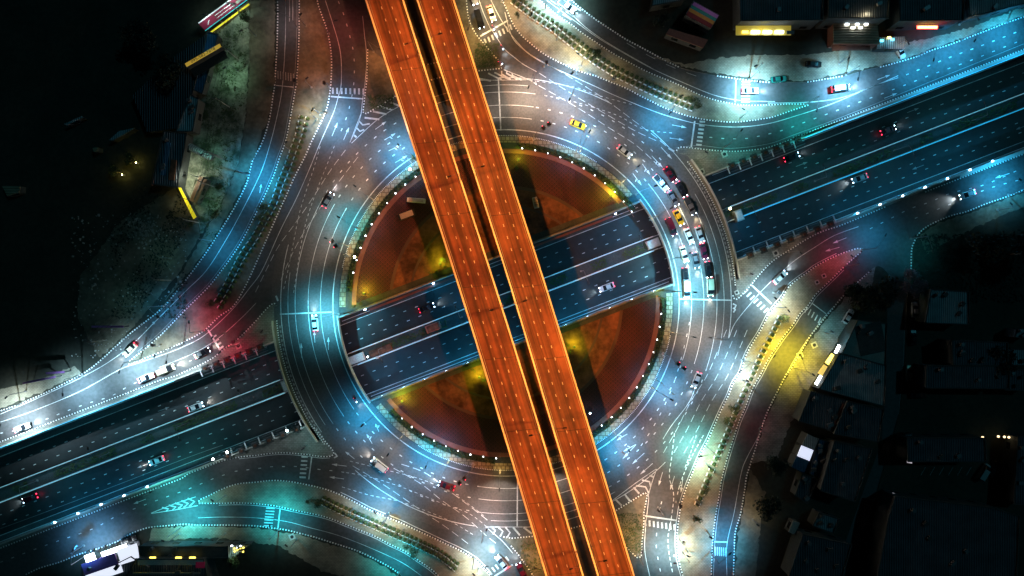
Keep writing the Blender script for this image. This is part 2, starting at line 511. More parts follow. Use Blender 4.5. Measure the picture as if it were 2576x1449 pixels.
# ---------------------------------------------------------------- retaining walls and bridges
def d_line_x_circle(d, r):
    return math.sqrt(r * r - d * d)
def wall_thing(name, t0, t1, d, thick, label, z0=ZF, z1=0.0, m='concrete', cap='pale_concrete', group='retaining walls of the sunken motorway'):
    root = empty(name, W(*HP((t0 + t1) / 2, d), z1))
    inv = -root.location
    sgn = 1 if d > 0 else -1
    mb = MB()
    a, b = HP(t0, d), HP(t1, d); a2, b2 = HP(t0, d + sgn * thick), HP(t1, d + sgn * thick)
    for za, zb, off, mm, target in ((z0, z1, 0, m, 0),):
        P = [W(*a), W(*b), W(*b2), W(*a2)]
        lo = [Vector((p.x, p.y, za)) + inv for p in P]; hi = [Vector((p.x, p.y, zb)) + inv for p in P]
        mb.face(hi, mm)
        for i in range(4):
            j = (i + 1) % 4
            mb.face([lo[i], lo[j], hi[j], hi[i]], mm)
    mb.build('wall', root)
    mb = MB()
    P = [W(*HP(t0, d - sgn * .8)), W(*HP(t1, d - sgn * .8)), W(*HP(t1, d + sgn * 2.6)), W(*HP(t0, d + sgn * 2.6))]
    lo = [Vector((p.x, p.y, z1 + .01)) + inv for p in P]; hi = [Vector((p.x, p.y, z1 + .75)) + inv for p in P]
    mb.face(hi, cap)
    for i in range(4):
        j = (i + 1) % 4
        mb.face([lo[i], lo[j], hi[j], hi[i]], cap)
    mb.build('coping', root)
    tag(root, label, 'retaining wall', group)
    return root
tN = d_line_x_circle(116, 590); tS = d_line_x_circle(106, 590)
wall_thing('retaining_wall', tN, 2600, 118, 5, 'pale topped wall along the upper side of the motorway cutting east of the roundabout')
wall_thing('retaining_wall', -2600, -tN, 118, 5, 'pale topped wall along the upper side of the motorway cutting west of the roundabout')
wall_thing('retaining_wall', tS, 2600, -108, 5, 'pale topped wall along the lower side of the motorway cutting east of the roundabout')
wall_thing('retaining_wall', -2600, -tS, -108, 5, 'pale topped wall along the lower side of the motorway cutting west of the roundabout')
wall_thing('retaining_wall', -405, 405, 116, 4, 'dark wall below the upper paved segments inside the roundabout', cap='concrete')
wall_thing('retaining_wall', -410, 410, -106, 4, 'dark wall below the lower paved segments inside the roundabout', cap='concrete')

def bridge(label, a0, a1):
    root = empty('road_bridge', W(*ringp(506, (a0 + a1) / 2)))
    inv = -root.location
    def P(r, n0, n1, z):
        return [Vector((W(*p).x, W(*p).y, z)) + inv for p in arc(r, n0, n1, 24)]
    mb = MB()
    i0, o0 = P(423, a0, a1, -1.1), P(590, a0, a1, -1.1); i1, o1 = P(423, a0, a1, -.02), P(590, a0, a1, -.02)
    mb.strip(i1, o1, 'concrete'); mb.strip(i0, o0, 'dark_concrete', True)
    mb.strip(i0, i1, 'pale_concrete'); mb.strip(o0, o1, 'pale_concrete', True)
    mb.build('deck', root)
    for r, w, h in ((588, 3.0, 1.0), (424, 2.4, .9)):
        mb = MB()
        a, b = P(r - w / 2, a0, a1, .02), P(r + w / 2, a0, a1, .02)
        a2, b2 = P(r - w / 2, a0, a1, h), P(r + w / 2, a0, a1, h)
        mb.strip(a2, b2, 'pale_concrete'); mb.strip(a, a2, 'pale_concrete'); mb.strip(b2, b, 'pale_concrete')
        mb.build('parapet', root)
    # a foot way of brown paving between kerb and parapet
    mb = MB(); mb.strip(P(579, a0, a1, .15), P(586.4, a0, a1, .15), 'paving_tan'); mb.strip(P(579, a0, a1, .0), P(579, a0, a1, .15), 'paving_tan')
    mb.build('footway', root)
    for d in (15,):
        s = 1 if abs(((a0 + a1) / 2) % 360 - 200) > 90 else -1
        for rr in (445, 506, 568):
            t = s * math.sqrt(rr * rr - d * d)
            c = W(*HP(t, 7)) + inv
            mb = MB(); mb.box((c.x, c.y, ZF), (1.0, 1.6, -ZF - 1.11), 'concrete', math.atan2(ST, CT)); mb.build('pier', root)
    tag(root, label, 'bridge', 'road bridges of the roundabout over the motorway')
hd = math.degrees(math.atan2(ST, CT))
aN = math.degrees(math.asin(118 / 590)); aS = math.degrees(math.asin(108 / 590))
aN2 = math.degrees(math.asin(118 / 423)); aS2 = math.degrees(math.asin(108 / 423))
bridge('curved road bridge carrying the right side of the roundabout over the motorway', hd - aS2 - .5, hd + aN2 + .5)
bridge('curved road bridge carrying the left side of the roundabout over the motorway', 180 + hd - aN2 - .5, 180 + hd + aS2 + .5)

# ---------------------------------------------------------------- islands (raised pavements between the roads)
K1 = [(698, -60), (698, 0), (698.5, 30), (698, 75), (696.5, 125), (694, 162), (691, 212), (686, 245), (680, 287), (669, 332), (654, 370), (635, 405), (620, 462), (587, 527), (550, 587), (512, 645), (452, 724), (400, 782), (325, 841), (250, 909), (210, 939), (155, 968), (112, 989), (50, 1016), (0, 1034), (-90, 1066)]
K2 = [(753, -60), (753, 0), (753, 45), (752, 100), (750, 150), (746, 205), (740, 245), (731, 295), (719, 355), (704, 395), (689, 440), (666, 492), (644, 537), (612, 600), (580, 650), (537, 707), (515, 732), (462, 784), (400, 847), (350, 889), (321, 912)]
K3 = [(796, -60), (798, 0), (809, 37), (821, 70), (830, 110), (834, 150), (833, 200), (830, 230), (826, 257), (819, 282), (806, 310), (794, 335), (781, 362), (769, 390), (751, 425), (736, 455), (721, 490), (706, 522), (691, 555), (669, 605), (644, 662), (617, 720), (587, 770), (550, 797), (517, 829), (475, 854), (425, 877), (375, 897), (332, 915), (321, 915)]
K5 = [(1168, -60), (1172, -20), (1175, 20), (1180, 50), (1197, 85), (1222, 115), (1243, 140), (1259, 158)]
K6 = [(1246, -60), (1264, 0), (1274, 22), (1288, 55), (1308, 85), (1338, 112), (1363, 132), (1388, 147), (1425, 165), (1463, 181), (1500, 192), (1538, 207), (1575, 222), (1613, 242), (1643, 257), (1673, 272), (1700, 282), (1728, 291), (1763, 299), (1800, 304), (1838, 307), (1875, 305), (1932, 297), (1957, 290), (1994, 277), (2034, 264)]
K7 = [(2034, 262), (1982, 262), (1932, 264), (1875, 265), (1838, 260), (1800, 252), (1763, 240), (1725, 222), (1688, 205), (1638, 185), (1588, 160), (1538, 132), (1500, 107), (1463, 82), (1438, 62), (1400, 37), (1375, 15), (1360, 0), (1320, -60)]
K8 = [(1390, -60), (1438, 0), (1463, 22), (1500, 50), (1538, 75), (1575, 99), (1613, 119), (1670, 150), (1713, 171), (1748, 180), (1800, 190), (1825, 194), (1875, 201), (1932, 207), (1970, 206), (2027, 207), (2070, 200), (2124, 191), (2182, 175), (2210, 170), (2257, 157), (2307, 142), (2342, 127), (2390, 112), (2432, 96), (2494, 72), (2532, 57), (2576, 42), (2680, 0)]
NET = [(1700, 383), (1706, 373), (1717, 370), (1763, 375), (1838, 381), (1895, 377), (1932, 371), (1982, 354), (2040, 331)]
SET = [(2230, 519), (2157, 550), (2107, 570), (2069, 582), (2032, 600), (1989, 627), (1957, 647), (1932, 667), (1905, 697), (1883, 724), (1856, 751), (1846, 750), (1843, 737)]
E_L = [(2167, 630), (2157, 625), (2107, 642), (2057, 667), (2032, 685), (2007, 702), (1984, 722), (1969, 747), (1950, 770), (1932, 795), (1913, 832), (1888, 872), (1875, 899), (1863, 937), (1845, 964), (1833, 994), (1818, 1024), (1803, 1057), (1790, 1087), (1780, 1109), (1763, 1142), (1750, 1172), (1738, 1199), (1725, 1232), (1713, 1272), (1708, 1304), (1704, 1337), (1704, 1374), (1708, 1412), (1718, 1449), (1735, 1510)]
E_R = [(2168, 632), (2144, 652), (2119, 675), (2094, 700), (2069, 724), (2049, 744), (2032, 769), (2012, 789), (1994, 817), (1969, 849), (1952, 874), (1932, 905), (1913, 942), (1900, 964), (1888, 989), (1875, 1024), (1860, 1057), (1850, 1087), (1838, 1124), (1825, 1167), (1815, 1207), (1808, 1252), (1800, 1297), (1795, 1337), (1792, 1374), (1789, 1449), (1789, 1510)]
KE = [(2235, 690), (2219, 673), (2204, 670), (2189, 682), (2169, 700), (2142, 724), (2117, 749), (2094, 777), (2077, 797), (2057, 822), (2039, 844), (2024, 869), (2007, 897), (1992, 924), (1977, 944), (1964, 969), (1942, 1012), (1927, 1045), (1913, 1087), (1903, 1120), (1888, 1167), (1878, 1199), (1873, 1234), (1863, 1292), (1850, 1337), (1847, 1387), (1845, 1449), (1845, 1510)]
KSE = [(2680, 430), (2576, 477), (2532, 495), (2482, 512), (2432, 532), (2394, 542), (2357, 557), (2332, 570), (2312, 587), (2299, 610), (2293, 632), (2292, 690)]
SWa = [(497, 1264), (505, 1256), (525, 1247), (562, 1229), (600, 1217), (644, 1213), (676, 1209), (706, 1209), (739, 1213), (770, 1219), (819, 1231), (854, 1244), (881, 1257), (906, 1270), (931, 1283), (969, 1299), (1006, 1314), (1044, 1332), (1081, 1349), (1119, 1367), (1156, 1384), (1194, 1407), (1219, 1432), (1234, 1449), (1275, 1510)]
SWb = [(497, 1266), (550, 1266), (600, 1265), (644, 1267), (694, 1273), (744, 1284), (794, 1294), (831, 1304), (869, 1319), (906, 1334), (944, 1349), (981, 1369), (1019, 1387), (1056, 1412), (1081, 1429), (1104, 1449), (1160, 1510)]
KSW = [(-60, 1498), (62, 1447), (100, 1429), (150, 1414), (200, 1394), (250, 1379), (300, 1360), (322, 1346), (350, 1334), (380, 1326), (425, 1322), (462, 1319), (500, 1321), (575, 1321), (644, 1323), (681, 1328), (719, 1333), (756, 1342), (794, 1352), (831, 1364), (869, 1376), (906, 1389), (944, 1407), (981, 1427), (1006, 1444), (1060, 1510)]
SWT = [(475, 1191), (512, 1177), (550, 1162), (600, 1150), (644, 1145.5), (681, 1140.5), (719, 1139), (769, 1143), (806, 1148), (829, 1148), (839, 1142), (836, 1132), (819, 1112), (804, 1092), (789, 1075)]
NWT = [(444, 945), (462, 936), (500, 919.5), (537, 899.5), (562, 879.5), (587, 862), (605, 847), (625, 827), (644, 807), (666, 782), (679, 769), (689, 763), (697, 769)]
TOPI = [(925, 120), (923, 200), (913, 283), (922, 286), (998, 240), (1060, 208), (1085, 201), (1150, 183), (1204, 178), (1262, 172), (1259, 158)]
BOTI = [(1262, 1350), (1288, 1354), (1343, 1349), (1438, 1329), (1460, 1323), (1550, 1284), (1623, 1239), (1628, 1247), (1620, 1287), (1619, 1324), (1615, 1362), (1613, 1400), (1603, 1403), (1583, 1384)]

ISL = 0.15
def island(name, pl, m='paving_tan', side='concrete', z=ISL):
    mb = MB(); slab(mb, WP(pl), -.2, z, m, side); return S(name, mb)
cs = lambda p: catmull(p, 3)
island('pavement', cs(K2) + cs(K3)[::-1], 'dirt')
island('pavement', cs(K6) + cs(K7), 'paving_tan')
par = lambda d, x0, x1: [HP(x0, d), HP(x1, d)]
island('pavement', cs(NET) + par(118.5, 1300, tN + 2)[0:2] + [ringp(588, hd + a) for a in range(12, 20, 2)] , 'paving_grey')
island('pavement', [HP(1300, -108.5)] + cs(SET) + [ringp(582, hd + a - 0) for a in (-21, -18, -15, -12)] + [HP(tS + 2, -108.5)], 'paving_grey')
island('pavement', cs(E_L)[::-1] + cs(E_R)[1:], 'paving_tan')
island('pavement', cs(SWa) + cs(SWb)[::-1][:-1], 'paving_tan')
island('pavement', [HP(-1500, -108.5)] + [HP(-1500, -119)] + cs(SWT) + [HP(-tS - 1, -108.5)], 'paving_grey')
island('pavement', [HP(-1500, 130), HP(-1500, 118.5), HP(-tN - 2, 118.5)] + [ringp(585, 180 + hd - a) for a in (12, 15, 18, 20)] + cs(NWT)[::-1], 'paving_grey')
island('pavement', [HP(1500, 118.5), HP(1500, 126.5), HP(800, 126.5), HP(800, 118.5)], 'pale_concrete')
island('pavement', [HP(1500, -108.5), HP(1500, -118.5), HP(1180, -118.5), HP(1180, -108.5)], 'pale_concrete')
island('pavement', TOPI + K5[::-1][1:] + [(1120, -60), (1085, -60), (1110, 60), (1100, 140), (1072, 163), (1020, 168), (967, 150)], 'dirt')
island('pavement', BOTI + [(1540, 1335), (1473, 1357), (1400, 1372), (1395, 1510), (1375, 1510), (1340, 1447), (1320, 1417), (1303, 1394), (1283, 1370)], 'dirt')
# land outside the roads
island('terrain', [(-700, -700), (698, -700)] + cs(K1) + [(-700, 1290)], 'soil')
island('terrain', [(1390, -700)] + cs(K8) + [(3200, -210), (3200, -700)], 'soil')
island('terrain', cs(KSE) + [(2280, 760), (2277, 900), (2262, 1040), (2205, 1240), (2152, 1384), (2115, 1510), (2080, 2100), (3200, 2100), (3200, 240)], 'soil')
island('terrain', cs(KE) + [(1845, 2100), (2000, 2100), (2062, 1510), (2114, 1399), (2170, 1240), (2217, 1112), (2226, 1000), (2231, 810)], 'soil')
island('terrain', cs(KSW) + [(1060, 2100), (-700, 2100), (-700, 1740)], 'soil')
# paved or dusty margins lying on that land
def patch(name, pl, m, z=ISL + .03):
    rs = random.Random(len(pl) * 31 + int(pl[0][0])); pl = resample(list(pl) + [pl[0]], 7)[:-1]
    pl = [(x + rs.gauss(0, 1.6), y + rs.gauss(0, 1.6)) for x, y in pl]
    mb = MB(); slab(mb, WP(pl), z, z, m); return S(name, mb)
patch('pavement', [(628, 0), (693, 0), (690, 212), (679, 287), (640, 390), (616, 460), (583, 525), (508, 643), (448, 722), (415, 757), (455, 690), (512, 590), (560, 510), (600, 410), (618, 300), (628, 150)], 'dirt')
patch('dirt', [(505, 110), (545, 75), (628, 0), (628, 150), (618, 300), (600, 410), (560, 510), (505, 590), (495, 540), (455, 460), (475, 330), (500, 210)], 'yard')
patch('dirt', [(200, 700), (300, 560), (440, 470), (495, 545), (505, 590), (448, 690), (330, 830), (250, 900), (195, 800)], 'dirt')
patch('pavement', [(0, 1028), (110, 985), (205, 938), (190, 920), (90, 960), (-30, 985)], 'paving_tan')
patch('pavement', [(1640, 142), (1713, 166), (1800, 184), (1932, 202), (2030, 203), (2180, 172), (2257, 154), (2432, 93), (2576, 38), (2640, 10), (2560, 22), (2440, 70), (2340, 96), (2180, 120), (2010, 140), (1900, 138), (1780, 150), (1720, 160)], 'paving_tan')
patch('pavement', [(2200, 674), (2165, 705), (2080, 800), (2010, 897), (1967, 969), (1930, 1045), (1906, 1120), (1890, 1167), (1955, 1150), (2010, 1010), (2065, 935), (2130, 810), (2190, 745)], 'paving_grey')
patch('pavement', [(1888, 1180), (1876, 1250), (1860, 1330), (1850, 1390), (1850, 1449), (1900, 1449), (1912, 1330), (1925, 1240)], 'dirt')
patch('pavement', [(384, 1329), (462, 1323), (575, 1325), (644, 1327), (756, 1346), (869, 1380), (950, 1415), (1000, 1449), (1000, 1480), (820, 1440), (700, 1372), (560, 1353), (480, 1354), (372, 1364)], 'paving_tan')
patch('pavement', [(2312, 590), (2360, 561), (2440, 535), (2576, 484), (2576, 520), (2480, 560), (2400, 600), (2330, 640)], 'dirt')
patch('pavement', [(905, 122), (918, 60), (905, -40), (1000, -40), (1010, 60), (960, 140)], 'asphalt', 0.02)

# ---------------------------------------------------------------- central island
def segment_poly(r, dmin, up=True, n=60):
    """part of a disc of radius r beyond the line d = dmin"""
    a = math.degrees(math.acos(min(1, abs(dmin) / r)))
    mid = hd + (90 if up else -90)
    return [ringp(r, mid - a + 2 * a * i / n) for i in range(n + 1)]
for up, d0 in ((True, 120.5), (False, -110.5)):
    island('pavement', segment_poly(421.5, d0, up), 'dark_concrete', z=.13)
    d1 = 135 if up else -122
    a = math.degrees(math.acos(abs(d1) / 402)); mid = hd + (90 if up else -90)
    mb = MB(); A = arc(404, mid - a, mid + a, 60); B = arc(419.5, mid - a, mid + a, 60)
    mb.strip(WP(A, .22), WP(B, .22), 'walkway'); mb.strip(WP(A, .13), WP(A, .22), 'walkway'); S('footpath', mb)
    a = math.degrees(math.acos(abs(d1) / 390))
    mb = MB(); A = arc(377, mid - a, mid + a, 60); B = arc(388, mid - a, mid + a, 60)
    mb.strip(WP(A, .25), WP(B, .25), 'red_promenade'); mb.strip(WP(A, .13), WP(A, .25), 'red_promenade'); S('footpath', mb)
    mb = MB(); slab(mb, WP(segment_poly(377, d1, up)), .16, .16, 'scale_paving'); S('plaza_pavement', mb)
    mb = MB(); slab(mb, WP(segment_poly(288, d1, up)), .18, .18, 'sand'); S('plaza_ground', mb)
    mb = MB()
    for rr, w in ((291, 8), (243, 6)):
        a = math.degrees(math.acos(abs(d1) / rr))
        A = arc(rr - w / 2, mid - a, mid + a, 40); B = arc(rr + w / 2, mid - a, mid + a, 40)
        mb.strip(WP(A, .2), WP(B, .2), 'band')
    S('plaza_path', mb)
    # red maintenance ledge beside the cutting
    s = 1 if up else -1
    mb = MB()
    for t0, t1 in ((-330, -90), (120, 330)) if up else ((-250, 10), (110, 340)):
        a, b = HP(t0, s * 110), HP(t1, s * 110); c, e = HP(t1, s * 105), HP(t0, s * 105)
        P = [W(*a), W(*b), W(*c), W(*e)]
        mb.face([(p.x, p.y, -1.2) for p in P], 'red_promenade')
        mb.face([(P[3].x, P[3].y, -1.5), (P[2].x, P[2].y, -1.5), (P[2].x, P[2].y, -1.2), (P[3].x, P[3].y, -1.2)], 'red_promenade')
    S('service_ledge_floor', mb)
del mb

# ---------------------------------------------------------------- kerbs
for pl in (K1[1:-1], K2, K3, K7, SWb, SWa, E_R, E_L):
    kerb('kerb', pl)
kerb('kerb', K5[:]); kerb('kerb', K6[:])
i0 = K8.index((1748, 180))
kerb('kerb', K8[:i0]); kerb('kerb', K8[i0 + 1:i0 + 6]); kerb('kerb', K8[i0 + 6:i0 + 9]); kerb('kerb', K8[i0 + 10:])
kerb('kerb', NET + [HP(820, 128)]); kerb('kerb', [HP(tt, 127) for tt in range(820, 1500, 40)])
kerb('kerb', SET); kerb('kerb', [HP(tt, -118.5) for tt in range(1080, 1560, 40)])
kerb('kerb', [HP(tt, -118.5) for tt in range(-1520, -900, 40)] + SWT)
kerb('kerb', [HP(tt, 131) for tt in range(-1520, -840, 40)] + NWT)
kerb('kerb', KE[3:-1]); kerb('kerb', KSE); kerb('kerb', KSW[1:-1])
kerb('kerb', TOPI, smooth=False); kerb('kerb', BOTI + [(1540, 1335)], smooth=False)
kerb('kerb', [(1283, 1370), (1303, 1394), (1320, 1417), (1340, 1447), (1365, 1500)])
kerb('kerb', arc(421, 57, 168, 90), 4.4, 2.0); kerb('kerb', arc(421, 238, 349, 90), 4.4, 2.0)
kerb('kerb', arc(578.5, hd - 17, hd + 17, 30), 6, 2.4); kerb('kerb', arc(578.5, 163 + hd, 197 + hd, 30), 6, 2.4)
kerb('kerb', [(1072, 163), (1110, 155)], smooth=False)

# ---------------------------------------------------------------- painted markings
mb = MB()
# roundabout: edge lines and lane lines
line(mb, arc(436, 0, 360, 180), 2.4, smooth=False)
for a0, a1 in ((-9, 50), (62, 92), (165, 215), (228, 262), (275, 315)):
    line(mb, arc(567, a0, a1, 40), 1.8, smooth=False)
solid = [(-18, 40), (82, 118), (150, 215), (262, 300)]
for r in (467, 498, 531):
    for a0, a1 in solid:
        line(mb, arc(r, a0, a1, 40), 1.3, smooth=False)
    a = 0
    st = 30.4 / (2 * math.pi * r) * 360; ln = 7.5 / (2 * math.pi * r) * 360
    while a < 360:
        if not any(s0 <= (x) <= s1 for s0, s1 in solid for x in (a, a - 360)):
            line(mb, arc(r, a, a + ln, 2), 2.3, smooth=False)
        a += st
for a0, a1 in ((-14, 30), (84, 112), (172, 214), (266, 300)):
    line(mb, arc(549, a0, a1, 30), 1.1, smooth=False)
quad_bar(mb, (1710, 752), (1, 0), 1, 1)
for p, q in (((704, 790.5), (834, 785)), ((1254, 203), (1260, 328)), ((1710, 752), (1842, 755.5)), ((1302, 1185), (1301, 1325)), ((1254, 203), (1253, 198))):
    curve_line(mb, [p, q], 3.2, 'white_paint', ZM + .004)
# pale blocks along the outer side of both bridges
for base in (hd, 180 + hd):
    k = -15.0
    while k < 15.5:
        quad_bar(mb, ringp(572, base + k), (-math.sin(R(base + k)), -math.cos(R(base + k))), 6.5, 4.0, 'worn_paint'); k += 1.15
# motorway
for d in (96.5, 22.5, -10.5, -89):
    curve_line(mb, [HP(-2600, d), HP(2600, d)], 1.5, 'white_paint', ZF + ZM)
for d in (72, 46.8, -40.3, -65.5):
    t = -1600
    while t < 1600:
        quad_bar(mb, HP(t, d), (CT, -ST), 7.6, 1.7, 'white_paint', ZF + ZM); t += 31.5
for tt, d, s in ((820, 58, 1), (1130, 84, 1), (1090, -54, -1), (1370, -54, -1), (-900, 60, 1), (-1000, -54, -1)):
    arrow(mb, HP(tt - 16 * s, d), HP(tt + 16 * s, d), 'worn_paint', z=ZF + ZM)
# roads: edge lines following the kerbs
for pl, o in ((K1[1:], -7), (K2, 7)):
    line(mb, offset(pl, -o if pl is not K2 else o * 0.9)[1:-1], 1.0, 'worn_paint')
line(mb, [(718, 0), (718, 75), (715, 150), (710, 217), (703, 262), (686, 337), (664, 412), (644, 460), (606, 535), (569, 602), (519, 680), (467, 732), (392, 807), (330, 868), (250, 925), (120, 990), (0, 1042)], 1.5)
for dx in (0, 10, 18):
    line(mb, [(718 + dx, 0), (718.5 + dx, 30), (718 + dx, 54)], 1.2, smooth=False)
line(mb, [(818, 0), (834, 50), (851, 107), (858, 150), (858, 212), (851, 242), (841, 277), (824, 317), (804, 362), (776, 430), (744, 502), (706, 577), (659, 680), (627, 725), (590, 772), (545, 817), (500, 853), (430, 885), (350, 912), (300, 930), (200, 985), (80, 1035), (0, 1062)], 1.6)
line(mb, [(644, 762), (607, 800), (550, 850), (490, 887), (400, 925)], 1.3)
line(mb, [(912, 40), (917, 90), (922, 140), (919, 200), (912, 250), (905, 300), (880, 358)], 1.5)
dashed(mb, [(851, 3), (864, 35), (873, 65), (881, 95), (888, 125), (891, 156), (891, 187), (889, 218), (883, 251), (876, 280), (866, 310), (853, 340)], 7, 30.6, 2.1)
dashed(mb, [(805, 368), (790, 420), (770, 480), (752, 540), (736, 620), (722, 690), (710, 740)], 7, 14, 1.2)
dashed(mb, [(841, 367), (820, 420), (800, 470), (775, 540), (760, 600), (750, 660), (738, 740)], 7, 14, 1.2)
dashed(mb, [(869, 377), (830, 430), (785, 500), (740, 565), (700, 620), (669, 680), (640, 740)], 19, 29, 1.2)
dashed(mb, [(900, 395), (850, 460), (800, 530), (755, 600), (725, 660), (700, 720)], 19, 29, 1.1)
# north exit and the road past the roundabout
line(mb, offset(K5[1:], 4), 1.8)
line(mb, [(1205, 0), (1217, 34), (1233, 70), (1240, 79), (1256, 104), (1271, 125), (1300, 149), (1319, 163), (1350, 180)], 1.6)
line(mb, [(1235, 0), (1249, 28), (1264, 55), (1283, 83), (1305, 110), (1333, 136), (1383, 165), (1415, 182)], 1.6)
line(mb, [(1270, 30), (1288, 92), (1318, 125), (1353, 150), (1410, 178), (1493, 215), (1538, 236), (1588, 257), (1633, 275), (1675, 290), (1713, 301), (1750, 310), (1800, 317), (1863, 319), (1932, 311), (2000, 292), (2090, 262), (2202, 215), (2260, 195)], 1.7)
dashed(mb, [(1423, 187), (1480, 222), (1530, 255), (1590, 300), (1653, 347), (1690, 380)], 20, 29, 1.3)
dashed(mb, [(1357, 184), (1410, 218), (1470, 255), (1530, 290), (1600, 330), (1670, 362)], 20, 29, 1.3)
dashed(mb, [(1355, 215), (1400, 240), (1460, 275), (1530, 320), (1600, 365), (1660, 420)], 20, 29, 1.2)
dashed(mb, [(1335, 202), (1380, 208), (1450, 220), (1500, 238), (1560, 255), (1600, 265)], 7, 15.5, 1.3)
dashed(mb, [(1370, 240), (1430, 252), (1500, 272), (1560, 293), (1620, 325), (1700, 335)], 7, 15.5, 1.3)
dashed(mb, [(1785, 345), (1816, 348), (1847, 349), (1880, 348), (1911, 342), (1941, 335), (1971, 327), (1999, 317), (2028, 306), (2086, 285), (2172, 253), (2258, 221), (2343, 188), (2429, 157), (2507, 126), (2563, 104), (2620, 82)], 7, 30.7, 2.2)
dashed(mb, [(2280, 188), (2390, 144), (2471, 114), (2554, 82), (2640, 48)], 7, 29.5, 2.2)
line(mb, [(1700, 372), (1760, 366), (1838, 373), (1932, 362), (2000, 338), (2160, 278), (2576, 110)], 1.2, 'worn_paint')
line(mb, [(1385, 0), (1438, 37), (1478, 72), (1525, 105), (1588, 142), (1638, 170)], 1.5)
line(mb, [(1375, 0), (1440, 48), (1500, 92), (1560, 128), (1640, 172), (1720, 208), (1800, 240), (1870, 253), (1950, 255)], 1.5)
dashed(mb, [(1577, 108), (1627, 137), (1684, 165), (1743, 188), (1800, 205)], 26, 56, 1.2)
line(mb, [(1932, 259), (2032, 257), (2119, 245), (2202, 215), (2260, 190)], 2.0)
# right hand frontage roads
line(mb, offset(SET[1:-3], 4.5), 1.3)
line(mb, offset(E_L[2:-1], 5), 1.6); line(mb, offset(E_R[2:-1], -6), 1.3)
line(mb, [(2160, 570), (2100, 592), (2050, 622), (2000, 655), (1960, 690), (1920, 728), (1890, 762), (1850, 812), (1834, 850)], 1.5)
dashed(mb, [(2557, 430), (2476, 465), (2395, 485), (2340, 508), (2290, 525), (2230, 555), (2180, 580)], 7, 30.6, 2.0)
dashed(mb, [(2620, 440), (2500, 470), (2400, 510), (2300, 550)], 7, 30.6, 2.0)
line(mb, [(2119, 750), (2080, 790), (2040, 842), (2013, 882), (1990, 920), (1972, 955), (1950, 1000), (1930, 1050), (1907, 1100), (1880, 1150), (1865, 1190), (1847, 1290), (1829, 1370), (1829, 1449)], 1.5)
line(mb, [(1624, 1240), (1632, 1250), (1628, 1290), (1624, 1330), (1622, 1380), (1628, 1420), (1640, 1470)], 1.7)
line(mb, [(1652, 1180), (1640, 1215), (1630, 1250)], 1.6)
# lanes leaving the roundabout to the south
dashed(mb, [(1665, 1262), (1657, 1290)], 7, 15.5, 2, smooth=False)
dashed(mb, [(1652, 1341), (1651, 1372), (1655, 1403), (1662, 1440)], 8, 30, 2)
dashed(mb, [(1697, 1090), (1690, 1150), (1684, 1200), (1695, 1245), (1688, 1310), (1681, 1350), (1683, 1390), (1692, 1440)], 9, 15.5, 2.0)
dashed(mb, [(1770, 1095), (1745, 1140), (1730, 1170), (1712, 1215), (1703, 1250)], 8, 13, 2.0)
dashed(mb, [(1752, 1095), (1734, 1150), (1722, 1180)], 8, 13, 2.0)
for sh in (0, 26, 52):
    dashed(mb, [(1880 - sh, 830), (1855 - sh, 890), (1828 - sh, 950), (1790 - sh, 1010), (1755 - sh, 1080), (1715 - sh, 1150)], 19, 30, 1.2)
dashed(mb, [(1735, 810), (1722, 870), (1700, 950), (1672, 1020), (1640, 1080), (1600, 1140)], 8, 30, 2.0)
line(mb, [(1754, 960), (1735, 1010), (1690, 1070), (1668, 1105)], 1.5)
# lower left
line(mb, offset(SWa[11:-1], -6), 1.7)
line(mb, offset(SWT[3:10], 4.5), 1.4); line(mb, offset(SWb[1:-1], 5), 1.6)
line(mb, [(498, 1303), (560, 1301), (644, 1303), (719, 1312), (780, 1328), (850, 1347), (930, 1378), (1010, 1415), (1060, 1449)], 1.3)
dashed(mb, [(590, 1186), (655, 1178), (686, 1174), (717, 1174), (748, 1174), (810, 1182), (842, 1185), (870, 1189)], 7, 30.6, 2.0)
dashed(mb, [(870, 1189), (930, 1200), (1000, 1222), (1060, 1245), (1120, 1270), (1180, 1292), (1230, 1330)], 8, 15.3, 1.3)
dashed(mb, [(880, 1160), (960, 1180), (1040, 1200), (1100, 1222), (1160, 1255), (1220, 1300)], 8, 15.3, 1.3)
dashed(mb, [(860, 1225), (930, 1246), (1000, 1260), (1070, 1285), (1130, 1310), (1190, 1345)], 8, 15.3, 1.3)
dashed(mb, [(887, 1172), (950, 1210), (1010, 1250), (1060, 1285), (1120, 1325), (1180, 1370)], 20, 30, 1.3)
dashed(mb, [(990, 1178), (1060, 1218), (1110, 1258), (1170, 1300), (1220, 1345), (1262, 1378)], 20, 30, 1.3)
dashed(mb, [(1010, 1168), (1070, 1190), (1130, 1235), (1190, 1280), (1240, 1320)], 20, 30, 1.6)
dashed(mb, [(0, 1415), (120, 1370), (232, 1331), (296, 1297), (386, 1262), (475, 1230), (532, 1206), (590, 1186)], 7, 30.6, 1.9)
line(mb, [(380, 1291), (440, 1267), (492, 1250)], 1.6, smooth=False); line(mb, [(380, 1292), (440, 1283), (497, 1272)], 1.6, smooth=False)
line(mb, [(0, 1330), (110, 1290), (300, 1218), (475, 1150), (560, 1120)], 1.0, 'worn_paint')
# upper left frontage
dashed(mb, [(0, 1090), (42, 1082), (102, 1060), (162, 1036), (220, 1015), (280, 996), (330, 968), (420, 930), (500, 900)], 7, 30, 1.9)
dashed(mb, [(10, 1110), (90, 1077), (180, 1050), (300, 1000), (380, 965)], 7, 30, 1.9)
